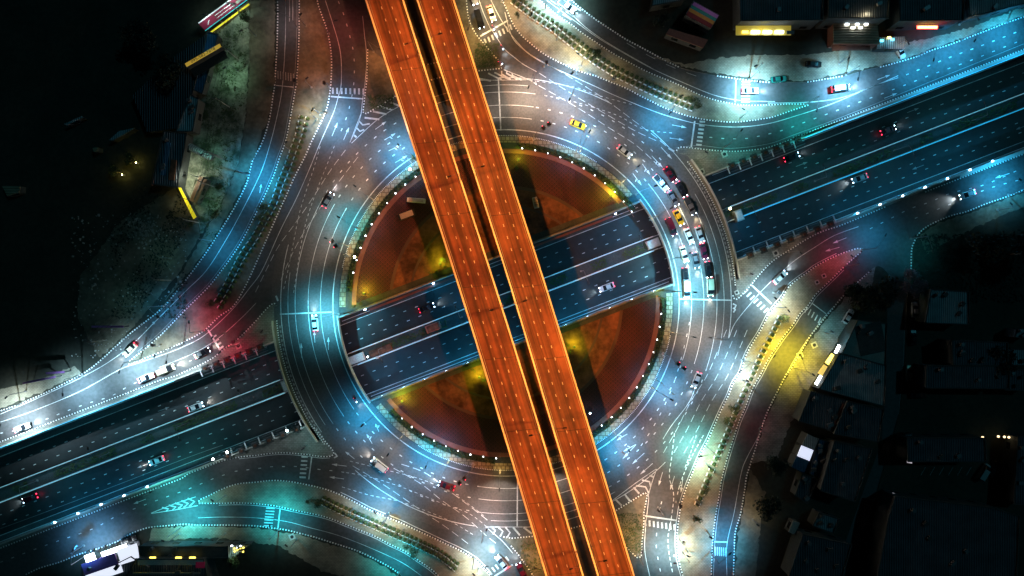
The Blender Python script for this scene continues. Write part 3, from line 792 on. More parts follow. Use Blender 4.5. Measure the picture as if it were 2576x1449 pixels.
# stop lines and zebra crossings
for p, q, w in (((832, 242.5), (914, 248.5), 3.4), ((694, 214.5), (738, 219), 2), ((1208, 91), (1278, 51), 4), ((1403, 31), (1434, -3), 3.4), ((1748, 304), (1739, 371), 4), ((1852, 200), (1850, 257), 3), ((1890, 716), (1941, 764), 4), ((1623, 1298), (1702, 1309.5), 4), ((1797, 1363), (1829, 1364), 3.4), ((784, 1149), (776.5, 1206), 3.2), ((704.5, 1279), (699, 1328), 3), ((522.5, 829.5), (554, 881), 4), ((1244, 1450), (1290, 1421), 4), ((2042, 762), (2078, 789), 2.2)):
    curve_line(mb, [p, q], w, 'white_paint', ZM + .004)
bars(mb, (837, 228), (914, 230), 8, (.02, 1), 15, 4.6)
bars(mb, (699, 188), (738, 195), 7, (.02, 1), 20, 2.6, 'worn_paint')
bars(mb, (1221, 104), (1285, 68), 8, (50, 128), 14, 4.4)
bars(mb, (1419, 50), (1458, 12), 6, (1, .62), 26, 3.6)
bars(mb, (1767, 306), (1757, 374), 8, (1, .08), 14, 4.8)
bars(mb, (1877, 205), (1876, 256), 8, (1, 0), 22, 3.6)
bars(mb, (1876, 733), (1936, 789), 8, (.72, -.69), 15, 4.6)
bars(mb, (2020, 772), (2062, 806), 6, (.45, -.89), 16, 3.0)
bars(mb, (1624, 1315.5), (1697, 1326.5), 8, (.05, 1), 15, 4.8)
bars(mb, (1800, 1387), (1826, 1389), 6, (.02, 1), 22, 2.9)
bars(mb, (766, 1149.5), (761, 1201), 6, (1, .04), 16, 4.4)
bars(mb, (680, 1279), (674, 1323), 7, (1, .06), 22, 3.0)
bars(mb, (537.5, 847), (568, 894), 6, (55, -38), 15, 4.8)
bars(mb, (1233, 1440), (1276, 1406), 6, (.6, .8), 13, 4.4)
# arrows
for a, b, bend in (((835, 342), (849, 308), 0), ((864, 352), (878, 320), 0), ((944, 325), (972, 305), 0), ((967, 352), (995, 335), 1), ((994, 409), (1025, 391), 1), ((978, 379), (1010, 364), 1),
                   ((1691, 314), (1728, 321), 0), ((1685, 347), (1721, 352), 0), ((1663, 370), (1691, 400), 0), ((1640, 392), (1668, 422), 1), ((1592, 436), (1614, 466), 1), ((1616, 412), (1636, 440), 1),
                   ((1600, 1119), (1566, 1155), 0), ((1621, 1140), (1590, 1168), 0), ((1642, 1166), (1610, 1194), 0), ((1667, 1188), (1657, 1222), 0), ((1697, 1198), (1686, 1233), 0), ((1718, 1204), (1713, 1240), 1), ((1578, 1092), (1551, 1108), 1), ((1600, 1118), (1568, 1136), 1),
                   ((872, 1173), (834, 1168), 0), ((865, 1205), (828, 1200), 0), ((892, 1155), (868, 1136), 0), ((953, 1086), (944, 1066), 1), ((936, 1116), (922, 1092), 1), ((366, 1256), (335, 1268), 0),
                   ((653, 485), (657, 463), 0), ((792, 862), (790, 832), 0), ((826, 880), (826, 848), 0), ((759, 900), (757, 862), 0), ((2225, 247), (2258, 234), 0), ((2208, 200), (2240, 188), 0), ((2130, 598), (2095, 612), 0), ((2112, 622), (2076, 632), 0), ((2540, 436), (2504, 448), 0)):
    arrow(mb, a, b, bend=bend)
# hatched gores
for q in ([(981, 257), (1004, 266)], [(957, 268), (987, 276)], [(938, 280), (972, 287)], [(917, 296), (954, 300)], [(904, 305), (912, 314), (930, 311)], [(898, 322), (905, 330), (916, 326)], [(890, 340), (897, 345)],
          [(1206, 198), (1235, 203)], [(1228, 184), (1250, 195), (1262, 200)], [(1244, 182), (1270, 195), (1280, 199)], [(1262, 178), (1262, 186), (1285, 200)], [(1276, 178), (1274, 184), (1302, 200)], [(1288, 184), (1290, 190), (1312, 201)],
          [(1291, 1327), (1308, 1347)], [(1317, 1327), (1338, 1343)], [(1272, 1327), (1283, 1340), (1276, 1352)], [(1254, 1327), (1265, 1337), (1258, 1350)], [(1238, 1328), (1246, 1335), (1240, 1344)],
          [(1548, 1256), (1564, 1272)], [(1572, 1244), (1586, 1262)], [(1594, 1226), (1608, 1242)], [(1600, 1222), (1624, 1225), (1632, 1240)], [(1615, 1208), (1634, 1212), (1637, 1225)], [(1634, 1196), (1644, 1200)],
          [(472, 1254), (489, 1262), (476, 1274)], [(456, 1260), (473, 1267), (462, 1277)], [(440, 1266), (458, 1271), (448, 1280)], [(424, 1271), (442, 1276), (434, 1283)], [(407, 1277), (424, 1281), (418, 1286)],
          [(1694, 1398), (1700, 1399)], [(1844, 764), (1852, 768), (1848, 776)], [(1844, 775), (1850, 779), (1845, 786)], [(1682, 372), (1696, 381)], [(842, 1140), (848, 1148), (840, 1152)], [(694, 744), (699, 757)]):
    curve_line(mb, q, 4.6 if len(q) == 2 else 3.8, 'white_paint', ZM)
line(mb, [(907, 288), (880, 358)], 1.5, smooth=False); line(mb, [(1006, 266), (950, 300), (884, 360)], 1.6)
line(mb, [(1204, 202), (1345, 200), (1350, 212)], 1.4, smooth=False); line(mb, [(1267, 175), (1330, 200), (1350, 213)], 1.6)
line(mb, [(1225, 1326), (1345, 1326)], 1.6, smooth=False); line(mb, [(1222, 1326), (1262, 1360), (1290, 1392)], 1.6)
line(mb, [(1540, 1260), (1600, 1215), (1651, 1180)], 1.5)
# parking bays in the dark yard
for i in range(7):
    curve_line(mb, [(2317 + i * 23, 1196), (2329 + i * 23, 1175)], 1.0, 'worn_paint', ISL + ZM)
line(mb, [(2278, 750), (2275, 850), (2270, 950), (2261, 1042)], .8, 'worn_paint'); line(mb, [(2231, 830), (2228, 930), (2222, 1020)], .8, 'worn_paint')
line(mb, [(2202, 1242), (2152, 1384)], .8, 'worn_paint')
S('road_markings', mb)

# ================================================================ VIADUCTS
ZD = 8.0
def viaduct(label, LE, RE, dashes, lamp_side):
    root = empty('viaduct', (0, 0, 0))
    z = ZD
    L = catmull(LE, 4); Rr = catmull(RE, 4)
    mb = MB()
    l1, r1 = WP(L, z), WP(Rr, z); dn = Vector((0, 0, -1.3))
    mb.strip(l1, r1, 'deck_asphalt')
    mb.strip([p + dn for p in l1], [p + dn for p in r1], 'concrete', True)
    mb.strip([p + dn for p in l1], l1, 'concrete'); mb.strip(r1, [p + dn for p in r1], 'concrete')
    mb.build('deck', root)
    def mid(f, o=0):
        return [(a[0] + (b[0] - a[0]) * f + o, a[1] + (b[1] - a[1]) * f) for a, b in zip(L, Rr)]
    for f0, f1 in ((0.0, .045), (.955, 1.0)):
        mb = MB(); a, b = WP(mid(f0), z), WP(mid(f1), z)
        up = Vector((0, 0, .85)); u2 = Vector((0, 0, .02))
        mb.strip([p + up for p in a], [p + up for p in b], 'parapet_paint')
        mb.strip([p + u2 for p in a], [p + up for p in a], 'pale_concrete'); mb.strip([p + up for p in b], [p + u2 for p in b], 'pale_concrete')
        mb.build('parapet', root)
    mb = MB()
    for f in (.085, .915):
        curve_line(mb, mid(f), 1.2, 'worn_paint', z + ZM)
    for f in (.36, .635):
        c = resample(mid(f), .5); i = 0
        while i + 14 < len(c):
            curve_line(mb, [c[i], c[i + 14]], 1.7, 'white_paint', z + ZM); i += 64
    for f in (.5, .53):  # pale lines painted for vehicle light streaks along the deck
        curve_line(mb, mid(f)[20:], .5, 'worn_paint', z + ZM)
    for k in range(9):     # expansion joints
        y = -20 + k * 188
        i = min(range(len(L)), key=lambda j: abs(L[j][1] - y))
        a, b = mid(.05)[i], mid(.95)[i]
        curve_line(mb, [a, (b[0], b[1] - 9)], 1.0, 'rubber', z + .02)
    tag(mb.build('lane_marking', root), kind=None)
    for k in range(6):     # piers
        y = 60 + k * 250 + (60 if 500 < 60 + k * 250 < 700 else 0)
        i = min(range(len(L)), key=lambda j: abs(L[j][1] - y))
        c = [(L[i][j] + Rr[i][j]) / 2 for j in (0, 1)]
        p = W(c[0], c[1], z)
        mb = MB(); zb = ZF if abs((CY - c[1]) * CT - (c[0] - CX) * ST) < 112 else 0
        mb.box((p.x, p.y, zb - .3), (2.4, 1.5, z - 1.3 - zb - .9), 'concrete', R(-16))
        mb.box((p.x, p.y, z - 2.6), (7.5, 1.7, 1.25), 'concrete', R(-16))
        mb.build('pier', root, .1)
    tag(root, label, 'viaduct', 'twin viaducts crossing the roundabout')
    return root
VL_L = [(820, -320), (919, 0), (1036.5, 362), (1154, 724.5), (1265, 1087), (1373, 1449), (1480, 1800)]
VL_R = [(916, -320), (1016, 0), (1131.5, 362), (1249, 724.5), (1362, 1087), (1469, 1449), (1576, 1800)]
VR_L = [(948, -320), (1048, 0), (1168, 362), (1284, 724.5), (1392, 1087), (1503, 1449), (1610, 1800)]
VR_R = [(1042, -320), (1143, 0), (1258, 362), (1375.5, 724.5), (1487, 1087), (1597, 1449), (1704, 1800)]
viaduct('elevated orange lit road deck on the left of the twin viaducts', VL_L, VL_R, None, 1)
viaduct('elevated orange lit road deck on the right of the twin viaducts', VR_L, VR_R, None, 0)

# ================================================================ LAMPS
CY_ = (0.03, 0.50, 1.0); TE = (0.02, 0.62, 0.80); WA = (1.0, 0.78, 0.42); OR = (1.0, 0.17, 0.022); NE = (1.0, 0.72, 0.52)
YE = (1.0, 0.80, 0.04); RE_ = (1.0, 0.03, 0.10); WH = (0.75, 0.92, 1.0)  # RE_ colours added lamps standing in for signal and brake lights
def street_lamp(pool, base, color, energy, label, h=8.5, group='street lamps over the roads', z0=0.0, batwing=False, cat='street lamp', cap=9.0, extra=None, h_arm=None):
    """pool = map point below the lamp head, base = map point of the pole foot"""
    b = W(base[0], base[1]); p = W(pool[0], pool[1])
    root = empty('street_lamp', (b.x, b.y, z0 + .15 if z0 == 0 else z0))
    d = Vector((p.x - b.x, p.y - b.y, 0)); l = d.length
    if l > 4.0: d = d / l * 4.0
    if l < .3: d = Vector((1.2, 0, 0))
    mb = MB(); mb.box((0, 0, 0), (.5, .5, .25), 'concrete'); mb.build('base', root)
    mb = MB(); mb.bar((0, 0, .25), (0, 0, h - .6), .11, 'galvanised', 8, .07); mb.build('pole', root)
    mb = MB(); q = d * .45 + Vector((0, 0, h - .15)); e = d + Vector((0, 0, h))
    mb.bar((0, 0, h - .62), q, .06, 'galvanised', 6, .05); mb.bar(q, e, .05, 'galvanised', 6); mb.build('arm', root)
    hd_ = MB(); a = math.atan2(d.y, d.x)
    hd_.box((e.x, e.y, h - .02), (1.0, .42, .16), 'dark_metal', a, .7); o = hd_.build('lamp_head', root)
    ls = MB(); ls.box((e.x, e.y, h - .06), (.7, .3, .035), 'lamp_lens', a); ls.build('lens', o)
    blight('lamp_light', 'POINT' if batwing else 'SPOT', color, energy, root, (e.x, e.y, h - .25), .2, batwing, cap=cap, spot=None if batwing else (132, 1.0))
    tag(root, label, cat, group)
    return root
LP = [
 # pool, base, colour, energy, label
 ((1010, 387), (1043, 402), CY_, 3000, 'street lamp on the island walkway by the left edge of the left viaduct'),
 ((848, 306), (806, 288), CY_, 2800, 'street lamp at the kerb of the upper left approach just past its zebra crossing'),
 ((868, 552), (901, 574), TE, 1700, 'street lamp on the walkway above the left traffic signal, lit greenish blue'),
 ((1432, 208), (1452, 186), CY_, 3000, 'street lamp on the long curved upper island over a bright blue pool of light'),
 ((1462, 346), (1450, 378), CY_, 2600, 'thin street lamp on the walkway between the top traffic signal and the upper right plaza'),
 ((1668, 304), (1684, 282), CY_, 2600, 'street lamp at the tapering right end of the upper curved island'),
 ((1880, 228), (1884, 200), (0.25, 0.7, 1.0), 7000, 'street lamp beside the zebra crossing of the upper right outer road'),
 ((2120, 222), (2127, 188), (0.2, 0.62, 1.0), 6500, 'street lamp between two driveways on the upper right outer road'),
 ((2300, 180), (2310, 141), CY_, 1900, 'street lamp at the kerb where the upper right frontage roads merge'),
 ((2400, 130), (2420, 100), CY_, 2600, 'street lamp halfway along the bright blue upper right frontage road'),
 ((2520, 85), (2532, 57), CY_, 2600, 'street lamp in the top right corner of the frontage road'),
 ((1636, 478), (1600, 490), CY_, 2600, 'street lamp on the walkway beside the queue of cars, arm over the white pickup'),
 ((1716, 640), (1693, 650), (0.3, 0.75, 1.0), 2500, 'street lamp at the inner edge of the right road bridge'),
 ((1728, 735), (1700, 733), (0.2, 0.75, 1.0), 4400, 'street lamp beside the right stop line of the roundabout'),
 ((1674, 978), (1652, 956), CY_, 2800, 'street lamp beside the lower right stretch of the hedge walkway, below the traffic signal'),
 ((1828, 930), (1866, 905), (0.2, 0.65, 1.0), 2800, 'street lamp on the long right island beside its first planter rows'),
 ((1556, 1122), (1528, 1098), CY_, 2800, 'street lamp on the walkway touching the right edge of the right viaduct'),
 ((1737, 1130), (1776, 1122), (0.15, 0.85, 0.85), 3600, 'street lamp on the right island above the lanes that fan out to the bottom'),
 ((1656, 1385), (1716, 1386), (0.35, 0.8, 1.0), 3000, 'street lamp below the zebra crossing of the bottom exit road'),
 ((1813, 1362), (1786, 1388), CY_, 2200, 'street lamp by the small zebra crossing of the bottom right outer road'),
 ((818, 795), (852, 790), (0.12, 0.72, 1.0), 3600, 'street lamp at the left stop line of the roundabout'),
 ((926, 1056), (956, 1032), CY_, 2600, 'street lamp on the walkway left of the lower left plaza'),
 ((1074, 1170), (1096, 1122), CY_, 3000, 'street lamp with a long arm below the lower left plaza'),
 ((948, 1248), (978, 1294), CY_, 2800, 'street lamp beside the signal post on the lower left island'),
 ((1250, 1388), (1192, 1404), (0.3, 0.75, 1.0), 3600, 'street lamp near the bottom edge beside the zebra crossing left of the viaducts'),
 ((706, 1296), (702, 1332), TE, 1800, 'street lamp beside the zebra crossing of the lower left outer road'),
 ((482, 1292), (456, 1326), (0.05, 0.7, 0.85), 2800, 'street lamp opposite the chevrons of the lower left fork'),
 ((996, 1398), (1004, 1440), TE, 1600, 'street lamp near the bottom on the lower left outer road'),
 ((652, 448), (624, 440), CY_, 2300, 'street lamp on the dusty verge left of the bend of the upper left outer road'),
 ((560, 620), (532, 606), CY_, 900, 'street lamp on the dark verge lower down the left outer road'),
 ((440, 795), (408, 770), CY_, 700, 'street lamp on the dim verge of the left outer road beside the wasteland'),
 ((345, 926), (352, 905), (0.45, 0.8, 1.0), 5000, 'street lamp on the pointed tip of the left island'),
 ((60, 1060), (52, 1016), (0.6, 0.85, 1.0), 7500, 'street lamp near the left border above the brightly lit merging lanes'),
 ((455, 918), (462, 868), (.6, .85, 1.0), 4200, 'street lamp on the left island above the brightest white stretch of road'),
 ((210, 1010), (208, 945), (0.4, 0.75, 1.0), 3600, 'street lamp where the left outer road joins the frontage road'),
 ((2500, 455), (2535, 490), CY_, 2600, 'street lamp on the right verge over the frontage road below the motorway'),
 ((2300, 640), (2290, 600), (.02, .55, .75), 260, 'street lamp at the mouth of the dark side street on the right'),
 ((2190, 590), (2168, 628), CY_, 800, 'street lamp at the point of the right island'),
 ((1912, 742), (1950, 772), (0.4, 0.8, 1.0), 2800, 'street lamp on the right island beside the diagonal zebra crossing'),
 ((1976, 872), (1998, 926), YE, 5000, 'street lamp glowing yellow over the right outer road'),
 ((1880, 1060), (1916, 1082), RE_, 143, 'added lamp with a faint red signal glow below the yellow lit bend on the right'),
 ((2105, 648), (2126, 668), RE_, 550, 'added lamp with red signal glow on the pointed end of the right island'),
 ((512, 806), (512, 832), RE_, 900, 'added lamp with red signal glow above the left zebra crossing'),
 ((585, 880), (600, 868), RE_, 600, 'added lamp with red signal glow on the pavement beside the left zebra crossing'),
 ((240, 1322), (225, 1392), (0.05, 0.45, 1.0), 1700, 'street lamp in front of the white lit shop at the lower left'),
 ((420, 1215), (400, 1226), (0.1, 0.8, 0.8), 900, 'street lamp on the lower left frontage road upstream of the fork'),
 ((880, 80), (828, 85), (1.0, 0.12, 0.1), 420, 'added lamp with red signal glow at the top of the upper left approach'),  # added lamp standing in for the red of traffic lights
 ((725, 60), (750, 70), (0.8, 0.8, 0.9), 260, 'street lamp dimly lighting the top of the far left outer road'),
 ((1410, 10), (1372, 22), (0.4, 0.85, 1.0), 4200, 'street lamp beside the upper zebra crossing at the top of the outer road'),
 ((2010, 345), (2028, 262), (0.02, 0.6, 0.62), 1500, 'street lamp at the split of the upper right frontage roads'),
 ((1840, 345), (1820, 372), (0.03, 0.65, 0.65), 700, 'street lamp beside the exit road toward the upper right'),
 ((1240, 20), (1262, 5), WA, 2600, 'street lamp lighting the waiting cars at the top exit'),
 ((1180, 120), (1186, 66), (1.0, 0.62, 0.2), 1500, 'warm street lamp on the brown verge right of the viaducts at the top'),
 ((985, 160), (940, 130), (1.0, 0.35, 0.12), 1100, 'warm street lamp on the brown verge left of the viaducts at the top'),
 ((1600, 1350), (1604, 1395), (1.0, 0.55, 0.12), 1500, 'street lamp with a warm light on the earth right of the viaducts at the bottom'),
 ((1320, 262), (1340, 208), (1.0, .78, .6), 3400, 'street lamp over the bright lanes right of the viaducts at the top'),
 ((1425, 275), (1440, 238), (1.0, .78, .6), 2400, 'street lamp over the swept lanes at the upper right of the roundabout'),
 ((1240, 1270), (1215, 1340), (1.0, .75, .7), 1600, 'street lamp over the pinkish lanes left of the viaducts at the bottom'),
 ((1740, 840), (1800, 850), (1.0, .85, .75), 1200, 'street lamp over the lanes below the right stop line'),
 ((1640, 1260), (1655, 1275), (1.0, .85, .7), 1200, 'street lamp at the chevrons right of the viaducts at the bottom'),
 ((1350, 1400), (1310, 1385), (1.0, 0.5, 0.15), 1500, 'street lamp with a warm light on the earth left of the viaducts at the bottom'),
]
for pool, base, c, e, lab in LP:
    street_lamp(pool, base, c, e * (5.4 if c[0] < .5 else 3.2), lab)
# warm lamps standing on the islands
WL = [
 ((1335, 60), (1340, 45), (1.0, 0.62, 0.3), 900, 'short lamp post among the planters at the top of the upper island'),
 ((1385, 95), (1400, 100), (1.0, .85, .5), 1500, 'short lamp post in the middle of the upper island planter rows'),
 ((1448, 155), (1462, 165), (1.0, .9, .5), 9000, 'short lamp post by the brightest yellow patch of the upper island'),
 ((1345, 15), (1342, 2), WH, 2200, 'short lamp post in the pale top corner of the upper island'),
 ((1540, 188), (1543, 200), (1.0, .8, .4), 900, 'short lamp post beside the signal post of the upper island'),
 ((1700, 258), (1690, 262), (1.0, .95, .6), 3000, 'short lamp post near the right end of the upper island'),
 ((1850, 290), (1862, 296), (.7, 1.0, .75), 900, 'short lamp post on the bare right tail of the upper island'),
 ((1960, 780), (1968, 790), (1.0, .95, .7), 7500, 'short lamp post by the zebra crossing on the right island'),
 ((1925, 890), (1935, 880), YE, 4200, 'short lamp post with yellow light among the right island planters'),
 ((1860, 950), (1868, 956), (1.0, .95, .8), 7500, 'short lamp post beside the double planter rows of the right island'),
 ((1820, 1040), (1826, 1050), (1.0, .8, .4), 900, 'short lamp post above the dark shrubs of the right island'),
 ((1768, 1160), (1776, 1166), (1.0, .9, .6), 6500, 'short lamp post by the bright lower kerb of the right island'),
 ((1738, 1250), (1748, 1256), (1.0, .75, .35), 900, 'short lamp post at the end of the right planter rows'),
 ((1715, 1375), (1724, 1380), (1.0, .95, .65), 8500, 'short lamp post on the broad bottom of the right island'),
 ((1770, 1330), (1778, 1336), (1.0, .85, .5), 1300, 'short lamp post in the middle of the bottom right island'),
 ((960, 1302), (965, 1310), (1.0, .95, .65), 7000, 'short lamp post by the bright kerb of the lower left island'),
 ((1010, 1322), (1016, 1330), (1.0, .85, .45), 1600, 'short lamp post between the planters of the lower left island'),
 ((1195, 1420), (1203, 1428), (1.0, .9, .65), 8000, 'short lamp post at the bottom end of the lower left island'),
 ((880, 1272), (888, 1278), (1.0, .75, .35), 900, 'short lamp post at the upper end of the lower left planter rows'),
 ((560, 1240), (568, 1246), (.7, .9, .6), 300, 'short lamp post on the rounded left end of the lower left island'),
 ((803, 292), (797, 300), (1.0, .9, .6), 9000, 'short lamp post on the earth island beside the upper left approach'),
 ((790, 215), (784, 220), (1.0, .35, .22), 900, 'short lamp post on the reddish earth of the upper left island'),
 ((775, 60), (770, 66), (1.0, .3, .2), 900, 'short lamp post at the top of the reddish earth island'),
 ((740, 370), (734, 380), (1.0, .75, .35), 500, 'short lamp post at the head of the upper left planter rows'),
 ((420, 890), (424, 880), (1.0, .85, .45), 1500, 'short lamp post on the pale tip of the left island'),
 ((560, 845), (566, 838), (1.0, .25, .25), 300, 'short lamp post beside the left island grating'),
 ((1760, 395), (1768, 400), (.8, .9, .5), 700, 'short lamp post on the triangular pavement above the motorway wall'),
 ((1870, 690), (1878, 694), (1.0, .85, .5), 1300, 'short lamp post on the triangular pavement below the motorway wall'),
 ((1990, 640), (1984, 634), (1.0, .6, .4), 500, 'short lamp post on the narrow pavement beside the red lit road'),
 ((680, 830), (674, 838), (.5, .9, .6), 350, 'short lamp post on the triangular pavement left of the roundabout'),
 ((780, 1115), (772, 1120), (.08, .75, .8), 500, 'short lamp post on the triangular pavement at the lower left'),
 ((1880, 185), (1900, 176), (1.0, .85, .55), 1100, 'short lamp post on the forecourt above the upper right crossing'),
 ((2105, 168), (2110, 160), (.9, .9, .6), 1000, 'short lamp post on the forecourt by the driveway'),
 ((2250, 130), (2245, 120), (1.0, .7, .5), 500, 'short lamp post on the forecourt before the red sign'),
 ((2420, 72), (2412, 62), (.9, .8, .5), 500, 'short lamp post on the garden strip at the upper right'),
 ((590, 190), (600, 180), (.45, 1.0, .65), 1300, 'short lamp post on the grassy yard beside the phone number billboard'),
 ((600, 35), (612, 30), (.6, 1.0, .8), 1300, 'short lamp post behind the long banner'),
 ((540, 60), (560, 58), (.6, .95, .8), 600, 'short lamp post at the yard side of the long banner'),
 ((535, 400), (548, 392), (.3, 1.0, .75), 600, 'short lamp post near the horizontal tank in the left yard'),
 ((492, 452), (500, 446), (.85, 1.0, .95), 5500, 'short lamp post lighting the bare yard by the brown hut'),
 ((478, 500), (486, 506), (1, .95, .4), 500, 'short lamp post beside the yellow canopy'),
 ((535, 510), (541, 504), (.3, 1.0, .6), 500, 'short lamp post by the shrubs right of the brown hut'),
 ((630, 100), (644, 90), (.6, .85, .6), 600, 'short lamp post on the roadside verge at the upper left'),
 ((420, 640), (430, 650), (.08, .5, .55), 500, 'short lamp post on the wasteland left of the outer road'),
 ((330, 760), (340, 770), (.08, .5, .55), 400, 'short lamp post low on the wasteland'),
 ((60, 990), (66, 984), (.9, .85, .5), 400, 'short lamp post on the pavement at the left border'),
 ((2065, 830), (2075, 836), (.15, .8, 1.0), 1300, 'short lamp post with blue light by the forecourt below the right outer road'),
 ((2020, 935), (2012, 930), (1.0, .5, .2), 500, 'short lamp post on the forecourt of the yellow fronted shop'),
 ((1885, 1300), (1893, 1306), (1.0, .85, .5), 900, 'short lamp post on the verge at the bottom right outer kerb'),
 ((2500, 520), (2508, 528), (.6, .8, .45), 500, 'short lamp post on the grass of the right verge'),
 ((440, 1338), (452, 1342), (.6, 1.0, .8), 1200, 'short lamp post on the forecourt pavement at the lower left'),
 ((560, 1335), (568, 1341), (.9, .75, .5), 450, 'short lamp post beside the low wall at the lower left'),
 ((740, 1350), (748, 1356), (1.0, .7, .5), 450, 'short lamp post on the pavement near the round drain'),
 ((230, 1352), (212, 1372), (.7, .9, 1.0), 1500, 'short lamp post right at the white shop front'),
]
for pool, base, c, e, lab in WL:
    c = (c[0], c[1] * .93, c[2] * .75) if c[0] > .8 else c
    street_lamp(pool, base, c, min(e, 1500) * .8 + max(0, e - 1500) * .5, lab, h=6.6, group='short lamp posts on the pavements', cat='lamp post')
# tall lamps added on the central walkway to fill the ring with light
for k, (ang, lab) in enumerate([(64, 'upper right, nearest the viaducts'), (46, 'upper right, third from the viaducts'), (30, 'upper right, just before the motorway'), (-10, 'lower right, just below the motorway'), (-30, 'lower right, by the traffic signal'), (-50, 'lower right, second from the viaducts'),
        (124, 'upper left, nearest the viaducts'), (142, 'upper left, halfway round'), (160, 'upper left, by the traffic signal'), (232, 'lower left, just below the motorway'), (250, 'lower left, halfway round'), (268, 'lower left, nearest the viaducts'), (98, 'top rim between the viaducts'), (284, 'at the lower rim between the viaducts')]):
    lo = street_lamp(ringp(455, ang), ringp(418, ang), NE, 0, 'added tall lamp post on the hedge walkway, ' + lab, h=(6 if ang in (98, 284, 268) else 11), group='added fill lamp posts round the hedge walkway', cat='lamp post')
    for ch in list(lo.children):
        if ch.type == 'LIGHT':
            ch.data.type = 'SPOT'; sd = bpy.data.lights[ch.data.name]; sd.energy = 2500 if ang in (98, 284, 268) else 4600; sd.spot_size = R(128); sd.spot_blend = .5
            blight('path_fill', 'POINT', (1.0, .62, .2), 520 if ang not in (98, 284) else 40, lo, (0, 0, 3.2), .2)  # bare warm light added on each post to gild the walkway
            ch.rotation_euler = (0, R(-50), R(ang)); sd.color = (1.0, .8, .66)
# orange lamps on the viaducts, poles on the inner parapets
for x, y, hx, hy, pos in ((1054, 140, 1037, 146, 'left deck, first from the top'), (1161, 453, 1139, 460, 'left deck, second from the top'), (1264, 769, 1239, 777, 'left deck, third from the top'), (1352, 1070, 1332, 1074, 'left deck, fourth from the top'), (1448, 1385, 1428, 1390, 'left deck, lowest'),
                          (1096, 127, 1118, 122, 'right deck, first from the top'), (1199, 441, 1219, 436, 'right deck, second from the top'), (1293, 763, 1319, 755, 'right deck, third from the top'), (1389, 1058, 1413, 1056, 'right deck, fourth from the top'), (1488, 1376, 1509, 1371, 'right deck, lowest')):
    b = W(x, y, ZD); p = W(hx, hy, ZD)
    hgt = 9.8
    root = empty('viaduct_lamp', (b.x, b.y, ZD + .85))
    d = Vector((p.x - b.x, p.y - b.y, 0))
    mb = MB(); mb.box((0, 0, 0), (.4, .4, .2), 'concrete'); mb.build('base', root)
    mb = MB(); mb.bar((0, 0, .2), (0, 0, hgt - .5), .1, 'galvanised', 8, .07); mb.build('pole', root)
    mb = MB(); mb.bar((0, 0, hgt - .5), d + Vector((0, 0, hgt)), .055, 'galvanised', 6); mb.build('arm', root)
    a = math.atan2(d.y, d.x)
    mb = MB(); mb.box((d.x, d.y, hgt - .03), (1.0, .42, .16), 'dark_metal', a, .6); o = mb.build('lamp_head', root)
    mb = MB(); mb.box((d.x, d.y, hgt - .07), (.7, .3, .035), 'lamp_lens', a); mb.build('lens', o)
    left = 'left' in pos[:4]
    blight('lamp_light', 'POINT', (1.0, .225, .036) if left else (1.0, .32, .05), 4200 if left else 6200, root, (d.x, d.y, hgt - .25), .2, True, cap=7)
    tag(root, 'dark lamp with short arm over the orange road, ' + pos, 'street lamp', 'lamps on the viaduct parapets')

# ---------------------------------------------------------------- small round lights along the promenade rail
def share(proto, loc, rz=0, label=None):
    """copy a thing with its parts and sub-parts"""
    r = proto.copy(); COL.objects.link(r); r.location = loc; r.rotation_euler = (0, 0, rz)
    if label: r['label'] = label
    for ch in proto.children:
        c = ch.copy(); COL.objects.link(c); c.parent = r
        for g in ch.children:
            d = g.copy(); COL.objects.link(d); d.parent = c
    return r
root = empty('bollard_light', (0, 0, 0))
mb = MB(); mb.bar((0, 0, 0), (0, 0, 1.05), .07, 'dark_metal', 8, .05); mb.bar((0, 0, 1.0), (0, 0, 1.08), .14, 'dark_metal', 8); mb.build('post', root)
mb = MB(); mb.ball((0, 0, 1.28), .165, 'globe_light', 10, 6); mb.build('globe', root)
tag(root, 'x', 'bollard light', 'round bollard lights along the promenade rail')
quads = {'upper right': [(84 - 4.8 * i) for i in range(11)], 'upper left': [116 + 4.8 * i for i in range(0, 12)][1:], 'lower left': [228 + 4.8 * i for i in range(9)], 'lower right': [-4 - 4.8 * i for i in range(13)]}
first = True
skip_first = {'upper right': 0}
for nm, angs in quads.items():
    for i, a in enumerate(angs):
        q = W(*ringp(388.5, a))
        lab = 'small round white bollard light on the red rail of the %s plaza' % nm
        if first: root.location = (q.x, q.y, .25); root['label'] = lab; first = False
        else:
            sc = random.uniform(.72, 1.15); share(root, (q.x, q.y, .25), 0, lab).scale = (sc, sc, sc)
# the rail itself, one for each plaza
for nm, a0, a1 in (('upper right', 87, 34), ('upper left', 119, 174), ('lower left', 224, 268), ('lower right', -3, -68)):
    c = W(*ringp(386, (a0 + a1) / 2)); root = empty('handrail', (c.x, c.y, .25)); inv = -root.location
    A = [W(*p) for p in arc(386, a0, a1, 26)]
    for zz in (.55, 1.0):
        mb = MB()
        for p, q in zip(A, A[1:]):
            mb.bar((p.x + inv.x, p.y + inv.y, zz), (q.x + inv.x, q.y + inv.y, zz), .045, 'red_promenade', 5)
        mb.build('rail', root)
    for p in A[::2]:
        mb = MB(); mb.bar((p.x + inv.x, p.y + inv.y, 0), (p.x + inv.x, p.y + inv.y, 1.0), .05, 'red_promenade', 5); mb.build('post', root)
    tag(root, 'curved dull red handrail round the %s plaza' % nm, 'handrail', 'handrails round the plazas')

